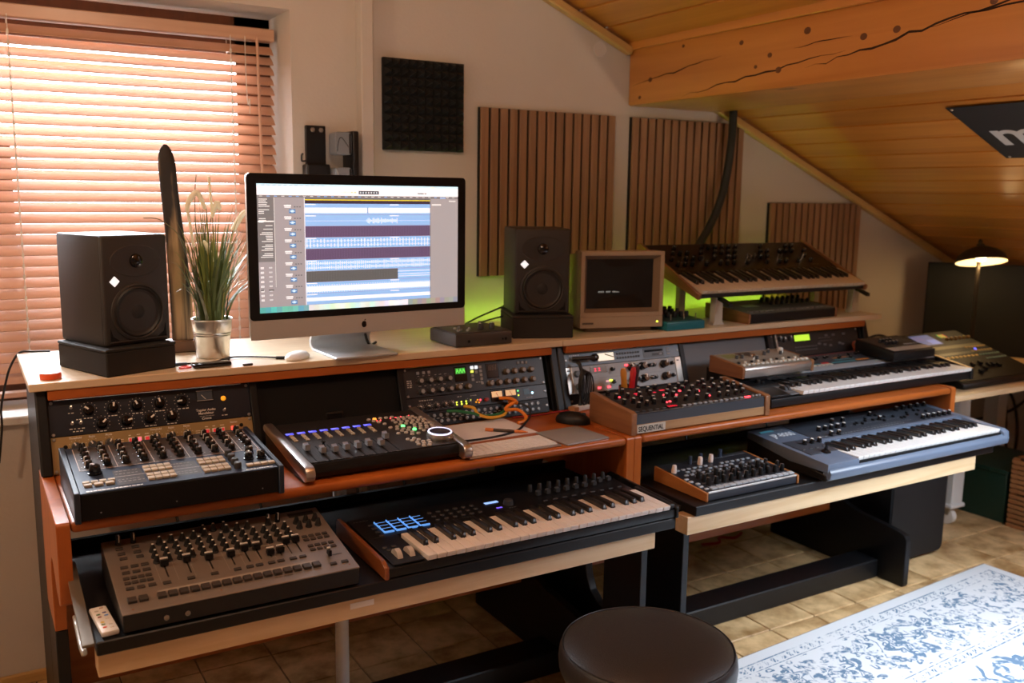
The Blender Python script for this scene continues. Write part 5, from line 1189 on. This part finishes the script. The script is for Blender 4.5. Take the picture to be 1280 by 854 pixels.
# lime led strip along the wall behind the top
ls = thing('led_strip', 'glowing lime green light strip along the wall behind the pine top', 'light strip', (1.20, .895, .985))
part('glowing_strip', MB().box((0, 0, .001), (1.82, .004, .011), stripl), ls); part('carrier_with_light_stop', MB().box((0, .0042, 0), (1.82, .016, .012), white).box((-.02, -.022, -.006), (1.84, .037, -.0005), mat('strip_light_stop', (.3, .3, .3), .5)), ls); part('foot', MB().box((.2, .004, -.40), (.22, .016, -.0005), white).box((1.5, .004, -.40), (1.52, .016, -.0005), white), ls)  # grey plate under the strip is added, unseen, to keep green light off the floor

# ================================================================ ON THE WALL
fo = thing('acoustic_foam', 'square black pyramid foam tile on the wall beside the window', 'acoustic panel', (1.117, YW, 1.911-.30))
b = MB().box((0, -.018, 0), (.30, -.0005, .30), felt)
n = 10
for i in range(n):
    for j in range(n):
        s_ = .30/n; x, z = i*s_, j*s_; p = (x+s_/2, -.046, z+s_/2); c = [(x, -.018, z), (x+s_, -.018, z), (x+s_, -.018, z+s_), (x, -.018, z+s_)]
        for q in range(4): b.bm.faces.new([b.bm.verts.new(v) for v in (c[q], c[(q+1) % 4], p)])
        for f in list(b.bm.faces)[-4:]: f.material_index = b.mi(felt)
part('foam_pyramids', b, fo, None, 0)
slm = MB().prism([(-.0148, 0), (.0148, 0), (.0148, -.011), (-.0148, -.011)], 'z', 0, .598, slatw, .0012).me('slat')
for lab, x, z in (('tall slatted wood acoustic panel behind the right studio monitor', 1.4816, 1.7715), ('tall slatted wood acoustic panel with black hose hanging in front of it', 2.158, 1.7715), ('lower slatted wood acoustic panel behind the right end of brown keyboard', 2.9327, 1.446)):
    p = thing('slat_panel', lab, 'acoustic panel', (x, YW, z-.60))
    part('felt_backing', MB().box((0, -.010, 0), (.60, -.0005, .60), felt, .001), p)
    for i in range(15): obj('slat', slm, p, T((.02+i*.04, -.0102, .001)))
single('wall_cover', MB().lathe([(.030, 0), (.030, .002), (.028, .004), (.026, .004), (.0255, .0025), (0, .0025)], mat('off_white_cover', (.62, .58, .54), .6), 32), 'round white cover plate high on the wall near the beam', 'cover plate', T((2.008, YW, 2.015)) @ RX(R(90)))
br = thing('wall_bracket', 'black metal bracket with hook on the wall above the computer', 'bracket', (.843, .925, 1.40))
part('plate', MB().box((.006, -.006, .10), (.072, .0095, .278), blackmet, .002).box((-.004, -.045, .0), (.072, .0095, .155), blackmet, .004), br)
part('hook', MB().tube([(.0, -.02, .165), (-.014, -.02, .165), (-.014, -.02, .182), (-.010, -.02, .188)], .003, blackmet, 6), br)
part('right_bar', MB().box((.133, -.085, .0), (.155, .0095, .262), blackmet, .005, 2), br)
for x in (.028, .056): part('bolt', MB().lathe([(.008, 0), (.008, .003), (.005, .006), (0, .006)], steel, 6), br, T((x, -.006, .264)) @ RX(R(90)))
gdev = mat('grey_plastic_device', (.20, .225, .255), .4); gline = mat('pale_grey_line', (.45, .48, .50), .4)
for lab, z, h in (('grey plastic device in the top of the black wall bracket', 1.585, .072), ('grey plastic device lower in the black wall bracket', 1.478, .068)):
    t = thing('grey_device', lab, 'device', (.918, .84, z))
    part('shell', MB().prism(rrect(0, 0, .055, h, .010), 'y', 0, .06, gdev, .003), t)
    part('side_panel', MB().box((.046, -.002, .004), (.052, .058, h-.004), black, .001), t)
    part('curved_seam', MB().tube([(.004, -.001, h*.85), (.012, -.001, h*.5), (.026, -.001, h*.2), (.044, -.001, h*.12)] if z < 1.5 else [(.006, -.001, h*.15), (.010, -.001, h*.55), (.02, -.001, h*.75), (.044, -.001, h*.35)], .0012, gline if z < 1.5 else black, 5), t)
single('black_hose', MB().tube([(2.645, .872, 1.865), (2.645, .872, 1.75), (2.640, .872, 1.66), (2.622, .872, 1.54), (2.590, .870, 1.44), (2.545, .868, 1.355), (2.49, .865, 1.28), (2.44, .862, 1.215), (2.41, .86, 1.16)], .0165, mat('black_braided_hose', (.010, .011, .010), .6, bump=.4, bscale=250), 12), 'thick black cable hose hanging from the beam behind the tilted keyboard', 'hose')
# banner on the sloping ceiling
bn = thing('ceiling_banner', 'black banner with a pale letter m pinned to the sloping ceiling', 'banner', (2.779, 0, zc(2.779)-.006))
Bm = Matrix(((0, -math.cos(sl), -math.sin(sl), 0), (-1, 0, 0, 0), (0, math.sin(sl), -math.cos(sl), 0), (0, 0, 0, 1)))
part('cloth', MB().box((0, -.408, .001), (1.0, 0, .003), mat('black_banner_cloth', (.012, .012, .013), .7), .0005), bn, Bm)
o = part('lettering', text_me('m', .235, mat('pale_grey_print', (.50, .50, .49), .6), .0003, 'LEFT', .004, 1.05), bn, Bm @ T((.045, -.295, .0034)))
for u, v in ((.015, -.015), (.02, -.395)): part('pin', MB().lathe([(.006, .003), (.004, .006), (0, .006)], steel, 10), bn, Bm @ T((u, v, 0)))

# ================================================================ RIGHT HAND CORNER
mt = thing('side_table', 'pale wooden table with a white leg right of the desks', 'table', (3.03, .045, 0))
part('tabletop', MB().box((0, 0, .715), (1.6, .80, .738), pine, .003), mt)
for x, y in ((.66, .40), (1.52, .06), (1.52, .74)):
    lg_ = part('leg', MB().box((x-.040, y-.040, .10), (x+.040, y+.040, .7145), whitem, .003).box((x-.050, y-.050, .085), (x+.050, y+.050, .105), whitem, .005), mt, label='square white leg')
    part('caster', MB().cyl((x-.014, y, .036), (x+.014, y, .036), .0355, None, white, 24).box((x-.018, y-.012, .045), (x+.018, y+.012, .0848), steel), lg_)
d = desk_dev('mixing_console', 'large black digital mixing console with lit screen on the side table', 'mixer', 3.185, .110, .7385, .028, .150, .40)
r = d.root
part('case', MB().prism([(-.01, .001), (-.012, .020), (0, .027), (.40, .149), (.42, .14), (.42, .001)], 'x', 0, .53, mat('warm_black', (.008, .007, .006), .5), .004), r); part('control_panel', MB().box((.004, .004, -.001), (.526, .412, .0008), mat('console_panel', (.007, .006, .005), .55, spec=.3)), r, d.F)
g = PR(); g.rect(.17, .305, .30, .395, (.07, .085, .19), .0012); g.rect(.175, .345, .23, .385, (.10, .09, .18), .0015); g.rect(.235, .31, .295, .35, (.11, .15, .36), .0015)
for q in range(4): g.rect(.35+q*.012, .355, .359+q*.012, .385, (.55, .06, .02) if q % 2 else (.12, .45, .06), .0012)
d.print(g, GLOW, 'lit_displays')
P = PR(); P.rect(.02, .26, .51, .285, (.13, .11, .045)); P.rect(.02, .205, .51, .225, (.06, .065, .04)); d.print(P)
for u in lin(.03, .36, 13):
    d.put('button', btn(.014, .010, .004, mat('amber_button', (.60, .34, .09), .5, emit=.35)), u, .185); d.put('fader_cap', fcap(.011, .022, .014, black, dgrey), u, .05+.07*random.random())
for j in range(4):
    for u in lin(.385, .51, 7): d.put('button', btn(.012, .009, .004, mat('dim_amber_button', (.42, .27, .09), .5, emit=.18) if j > 1 else mat('dim_green_button', (.16, .24, .17), .5, emit=.12)), u, .15+j*.035)
for u in lin(.36, .51, 6): d.put('knob', knob(.008, .012, mat('amber_knob', (.30, .19, .07), .4)), u, .335)
d.put('led', rbtn(.006, .004, blue_led), .42, .235)
lp = thing('table_lamp', 'table lamp with dark metal dome shade and glowing bulb at the far right', 'lamp', (3.850, .51, .7385))
brz = mat('dark_bronze', (.045, .035, .025), .4, .6)
part('base', MB().lathe([(.08, .0005), (.08, .008), (.06, .014), (.012, .02), (0, .02)], brz, 32), lp); part('pole', MB().cyl((0, 0, .018), (0, 0, .50), .009, None, brz, 14), lp)
sh = part('shade', MB().lathe([(.152, -.055), (.150, -.045), (.135, -.010), (.095, .022), (.045, .042), (.026, .046), (.022, .062), (0, .066)], brz, 40).lathe([(.148, -.054), (.132, -.012), (.093, .018), (.043, .038), (0, .04)], mat('cream_shade_inside', (.85, .78, .60), .5), 40), lp, T((-.005, -.01, .492)) @ RZ(R(-30)) @ RX(R(-15)) @ Matrix.Scale(.72, 4))
part('finial', MB().lathe([(.012, .064), (.014, .078), (.006, .092), (0, .094)], brz, 16), sh)
part('bulb', MB().lathe([(0, -.052), (.022, -.045), (.032, -.026), (.026, -.006), (.014, .008), (.014, .03), (0, .03)], mat('glowing_bulb', (1, .78, .42), .4, emit=12), 20), sh)
point('lamp_bulb_light', (3.845, .50, 1.168), 2.0, (1, .66, .30), .035)
single('black_board', MB().box((0, -.02, 0), (.50, .02, .432), mat('black_fabric_board', (.006, .006, .006), .9), .004), 'tall black fabric board standing behind the table lamp', 'board', T((3.90, .80, .7385)) @ RZ(R(-55)))
sw = thing('subwoofer', 'black box shaped subwoofer on the floor beside the right desk', 'speaker', (2.993, .232, 0))
part('cabinet', MB().prism(rrect(0, .012, .350, .46, .03), 'y', .004, .36, mat('charcoal_cabinet', (.010, .0105, .012), .55, spec=.3), .004), sw); part('front_cover', MB().prism(rrect(.004, .016, .346, .456, .028), 'y', 0, .0045, mat('charcoal_front', (.012, .0125, .014), .55, spec=.3), .001), sw)
for x, y in ((.04, .04), (.31, .04), (.04, .32), (.31, .32)): part('foot', MB().cyl((x, y, 0), (x, y, .014), .015, None, rubber, 12), sw)
gb_ = thing('storage_box', 'dark green plastic storage box on the floor under the side table', 'box', (3.90, .31, 0)); grn = mat('dark_green_plastic', (.008, .045, .030), .4)
part('body', MB().prism([(.012, .001), (.388, .001), (.40, .235), (0, .235)], 'y', 0, .42, grn, .004), gb_); part('rim', MB().box((-.008, -.008, .2352), (.408, .428, .252), grn, .004), gb_)
crm = wood('crate_wood', (.34, .15, .055), (.46, .22, .085), 'y', 30, .06, .55)
for lab, z in (('brown slatted crate on the floor at the right edge', .0), ('brown slatted crate stacked on top of the lower crate', .162)):
    c = thing('slatted_crate', lab, 'crate', (3.895, -.13, z))
    cs_ = MB().box((0, 0, 0), (.009, .42, .0165), crm, .001).me('slat')
    for k_ in range(7):
        obj('slat', cs_, c, T((0, 0, .002+k_*.0225)))
    for y in (.0, .19, .395): part('post', MB().box((.0095, y, .001), (.024, y+.025, .160), crm, .001), c)
    part('back_panel', MB().box((.0245, 0, .001), (.034, .42, .160), mat('crate_dark_inside', (.10, .045, .018), .7)), c)
    part('end_panel', MB().box((.035, .41, .001), (.30, .42, .160), crm, .001).box((.035, 0, .001), (.30, .01, .160), crm, .001).box((.035, .0105, .001), (.30, .4095, .008), crm), c)
ps = thing('power_plug', 'black plug in a socket on the wall under the side table', 'plug', (4.75, YW, .355))
part('socket_plate', MB().box((-.04, -.008, -.04), (.04, -.0005, .04), white, .003), ps); part('plug', MB().cyl((0, -.045, 0), (0, -.0085, 0), .020, .024, black, 16), ps)
for i, (lab, pts) in enumerate((('upper', [(4.75, .885, .355), (4.68, .80, .30), (4.66, .78, .20), (4.70, .78, .12), (4.80, .80, .12), (4.86, .84, .26), (4.80, .86, .42), (4.6, .86, .50)]), ('long', [(3.60, .84, .44), (4.0, .86, .345), (4.4, .86, .31), (4.75, .84, .32), (5.0, .86, .38)]), ('lower', [(4.70, .86, .48), (4.74, .84, .36), (4.72, .83, .20), (4.66, .84, .05)]))):
    cable('power_cable', '%s black cable hanging under the side table near the plug' % lab, pts, .008, rubber)
cable('mains_cable', 'red cable lying on the tiles under the right desk', [(2.50, .78, .006), (2.58, .76, .006), (2.62, .80, .008), (2.68, .77, .006), (2.75, .80, .006)], .006, mat('bright_red_cable', (.45, .03, .04), .45))

# ================================================================ FLOOR THINGS
st = thing('round_stool', 'round stool with black leather seat in the foreground', 'stool', (1.073, -.591, 0))
part('seat_cushion', MB().lathe([(0, .545), (.08, .5445), (.130, .541), (.165, .533), (.178, .526), (.1815, .524), (.1835, .5215), (.188, .512), (.190, .495), (.188, .475), (.182, .462), (.170, .458), (0, .458)], leather, 72), st)
part('seam', MB().tube([(.1822*math.cos(a), .1822*math.sin(a), .5255) for a in [2*math.pi*q/48 for q in range(49)]], .0016, rubber, 6, 1), st)
part('seat_plate', MB().lathe([(.15, .4575), (.15, .446), (0, .446)], black, 40), st); part('column', MB().cyl((0, 0, .09), (0, 0, .4455), .024, None, chrome, 24), st)
b5 = MB()
for k in range(5):
    a = 2*math.pi*k/5+.3; part('leg', MB().prism([(.02, .055), (.02, .088), (.22, .066), (.24, .055)], 'y', -.014, .014, black, .003), st, RZ(a))
    part('caster', MB().cyl((.225, -.012, .026), (.225, .012, .026), .0258, None, rubber, 16).cyl((.225, 0, .03), (.225, 0, .0545), .006, None, steel, 8), st, RZ(a))
part('hub', MB().lathe([(.034, .05), (.036, .10), (.026, .11), (0, .11)], black, 24), st)
def rug_mat():
    m = bpy.data.materials.new('faded_blue_ornament_rug'); m.use_nodes = True; nt = m.node_tree; L = nt.links.new; N = nt.nodes.new; b = nt.nodes['Principled BSDF']; b.inputs['Roughness'].default_value = .95; b.inputs['Specular IOR Level'].default_value = .1
    tc = N('ShaderNodeTexCoord'); sp = N('ShaderNodeSeparateXYZ'); L(tc.outputs['Object'], sp.inputs[0])
    def mth(op, a, b_=None, c=None):
        n = N('ShaderNodeMath'); n.operation = op
        for i, v in enumerate((a, b_, c)):
            if v is None: continue
            if isinstance(v, (int, float)): n.inputs[i].default_value = v
            else: L(v, n.inputs[i])
        return n.outputs[0]
    # distance to the nearest edge of the rug (x 0..-2.4, y 0..-1.7)
    ex = mth('MINIMUM', mth('MULTIPLY', sp.outputs[0], -1), mth('ADD', sp.outputs[0], 2.4)); ey = mth('MINIMUM', mth('MULTIPLY', sp.outputs[1], -1), mth('ADD', sp.outputs[1], 1.7)); e = mth('MINIMUM', ex, ey)
    def band(lo, hi): return mth('MULTIPLY', mth('GREATER_THAN', e, lo), mth('LESS_THAN', e, hi))
    nz = N('ShaderNodeTexNoise'); nz.inputs['Scale'].default_value = 11; nz.inputs['Detail'].default_value = 2; L(tc.outputs['Object'], nz.inputs['Vector'])
    vs = N('ShaderNodeVectorMath'); vs.operation = 'MULTIPLY_ADD'; L(nz.outputs['Color'], vs.inputs[0]); vs.inputs[1].default_value = (.07, .07, 0); L(tc.outputs['Object'], vs.inputs[2])
    dv = N('ShaderNodeSeparateXYZ'); L(vs.outputs[0], dv.inputs[0])
    horiz = mth('LESS_THAN', ey, ex)
    along = mth('ADD', mth('MULTIPLY', dv.outputs[0], horiz), mth('MULTIPLY', dv.outputs[1], mth('SUBTRACT', 1, horiz)))
    wob = mth('SUBTRACT', mth('MULTIPLY', nz.outputs['Fac'], .05), .025); ed = mth('ADD', e, wob)
    def flower(per, ph, ce, rad, pet):
        u = mth('SUBTRACT', mth('MULTIPLY', mth('FRACT', mth('ADD', mth('DIVIDE', along, per), ph)), per), per/2); v = mth('SUBTRACT', ed, ce)
        r_ = mth('SQRT', mth('ADD', mth('MULTIPLY', u, u), mth('MULTIPLY', v, v))); a = mth('ARCTAN2', v, u)
        rr = mth('DIVIDE', r_, mth('ADD', 1, mth('MULTIPLY', mth('COSINE', mth('MULTIPLY', a, pet)), .28)))
        q = mth('DIVIDE', rr, rad)
        o1 = mth('MULTIPLY', mth('GREATER_THAN', q, .70), mth('LESS_THAN', q, .92)); o2 = mth('LESS_THAN', q, .30); o3 = mth('MULTIPLY', mth('GREATER_THAN', q, .42), mth('LESS_THAN', q, .52))
        return mth('MAXIMUM', mth('MAXIMUM', o1, o2), o3)
    def vine(per, ph, ce, amp, th):
        sn = mth('MULTIPLY', mth('SINE', mth('MULTIPLY', mth('ADD', along, ph), 2*math.pi/per)), amp)
        return mth('LESS_THAN', mth('ABSOLUTE', mth('SUBTRACT', mth('SUBTRACT', ed, ce), sn)), th)
    def scroll(per, ph, ce, k, th):
        u = mth('SUBTRACT', mth('MULTIPLY', mth('FRACT', mth('ADD', mth('DIVIDE', along, per), ph)), per), per/2); v = mth('SUBTRACT', ed, ce)
        r_ = mth('SQRT', mth('ADD', mth('MULTIPLY', u, u), mth('MULTIPLY', v, v))); a = mth('ARCTAN2', v, u)
        sp_ = mth('GREATER_THAN', mth('SINE', mth('ADD', mth('MULTIPLY', r_, k), a)), th)
        return mth('MULTIPLY', sp_, mth('LESS_THAN', r_, per*.36))
    def blobs(scale, th):
        v = N('ShaderNodeTexVoronoi'); v.voronoi_dimensions = '2D'; v.inputs['Scale'].default_value = scale; L(vs.outputs[0], v.inputs['Vector'])
        return mth('LESS_THAN', v.outputs['Distance'], th)
    def mxm(*a):
        o = a[0]
        for q in a[1:]: o = mth('MAXIMUM', o, q)
        return o
    p1 = mth('MULTIPLY', mxm(flower(.34, 0, .22, .092, 6), flower(.34, .5, .17, .052, 5), flower(.34, .5, .285, .045, 5), vine(.34, 0, .22, .075, .007), vine(.17, .03, .22, .095, .005), mth('MULTIPLY', blobs(24, .30), mth('SUBTRACT', 1, blobs(24, .12)))), band(.095, .355))
    p2 = mth('MULTIPLY', mxm(scroll(.30, 0, .52, 95, .45), scroll(.30, .5, .58, 110, .45), vine(.30, .05, .53, .06, .011), mth('MULTIPLY', blobs(15, .25), band(.47, .60))), band(.44, .68))
    ln = mxm(band(.045, .051), band(.405, .411), band(.086, .090), band(.365, .369))
    cell = mth('GREATER_THAN', mth('SINE', mth('MULTIPLY', along, 165)), -.2)
    tk = mth('MULTIPLY', mth('MULTIPLY', cell, mth('GREATER_THAN', mth('SINE', mth('MULTIPLY', mth('ADD', along, e), 420)), -.5)), mxm(band(.055, .080), band(.378, .398)))
    p3 = mth('MULTIPLY', scroll(.42, .2, .92, 80, .7), band(.80, 1.05))
    pat = mxm(p1, p2, ln, tk, p3)
    n1 = N('ShaderNodeTexNoise'); n1.inputs['Scale'].default_value = 55; n1.inputs['Detail'].default_value = 4; L(tc.outputs['Object'], n1.inputs['Vector'])
    n2 = N('ShaderNodeTexNoise'); n2.inputs['Scale'].default_value = 5; n2.inputs['Detail'].default_value = 2; L(tc.outputs['Object'], n2.inputs['Vector'])
    wr = N('ShaderNodeMapRange'); wr.inputs[1].default_value = .43; wr.inputs[2].default_value = .53; L(mth('ADD', mth('MULTIPLY', n1.outputs['Fac'], .6), mth('MULTIPLY', n2.outputs['Fac'], .4)), wr.inputs[0])
    fac = mth('MULTIPLY', pat, wr.outputs[0])
    mx = N('ShaderNodeMix'); mx.data_type = 'RGBA'; L(fac, mx.inputs[0]); mx.inputs[6].default_value = (.64, .66, .68, 1); mx.inputs[7].default_value = (.13, .21, .31, 1)
    L(mx.outputs[2], b.inputs['Base Color'])
    n3 = N('ShaderNodeTexNoise'); n3.inputs['Scale'].default_value = 300; L(tc.outputs['Object'], n3.inputs['Vector']); bp = N('ShaderNodeBump'); bp.inputs['Strength'].default_value = .35; bp.inputs['Distance'].default_value = .003
    L(n3.outputs['Fac'], bp.inputs['Height']); L(bp.outputs['Normal'], b.inputs['Normal']); return m
rg_ = thing('rug', 'large off white rug with faded blue ornament on the tiled floor', 'rug', (3.37, .061, 0), R(3.4))
part('pile', MB().box((-2.4, -1.7, .0008), (0, 0, .0075), rug_mat(), .002), rg_); part('bound_edge', MB().box((-2.404, -.002, .0006), (.003, .004, .006), mat('taupe_binding', (.26, .20, .16), .9), .001).box((.0005, -1.704, .0006), (.004, -.0025, .006), mat('taupe_binding', (.26, .20, .16), .9), .001), rg_)

# repeats share a group
GROUPS = {'studio_desk': 'pair of studio desks', 'studio_monitor': 'studio monitors on the pine top', 'speaker_pad': 'foam blocks under the monitors', 'slat_panel': 'slatted wood panels on the wall',
          'rack_compressor': 'units in the rack bays', 'rack_effects_unit': 'units in the rack bays', 'rack_preamp': 'units in the rack bays', 'rack_sampler': 'units in the rack bays', 'patchbay': 'units in the rack bays',
          'rack_synth_module': 'units in the rack bays', 'rack_blank': 'units in the rack bays', 'keyboard_riser': 'riser stands for the tilted keyboard', 'grey_device': 'devices in the wall bracket', 'slatted_crate': 'stacked slatted crates',
          'patch_cable': 'patch cables at the patchbay', 'power_cable': 'black cables behind the desks', 'keyboard_synthesizer': 'keyboards on the right desk', 'desktop_synthesizer': 'desktop synthesizers', 'audio_cable': 'audio cables'}
for o in list(S.objects):
    if o.parent is None and 'category' in o and 'group' not in o and o.name.split('.')[0] in GROUPS: o['group'] = GROUPS[o.name.split('.')[0]]
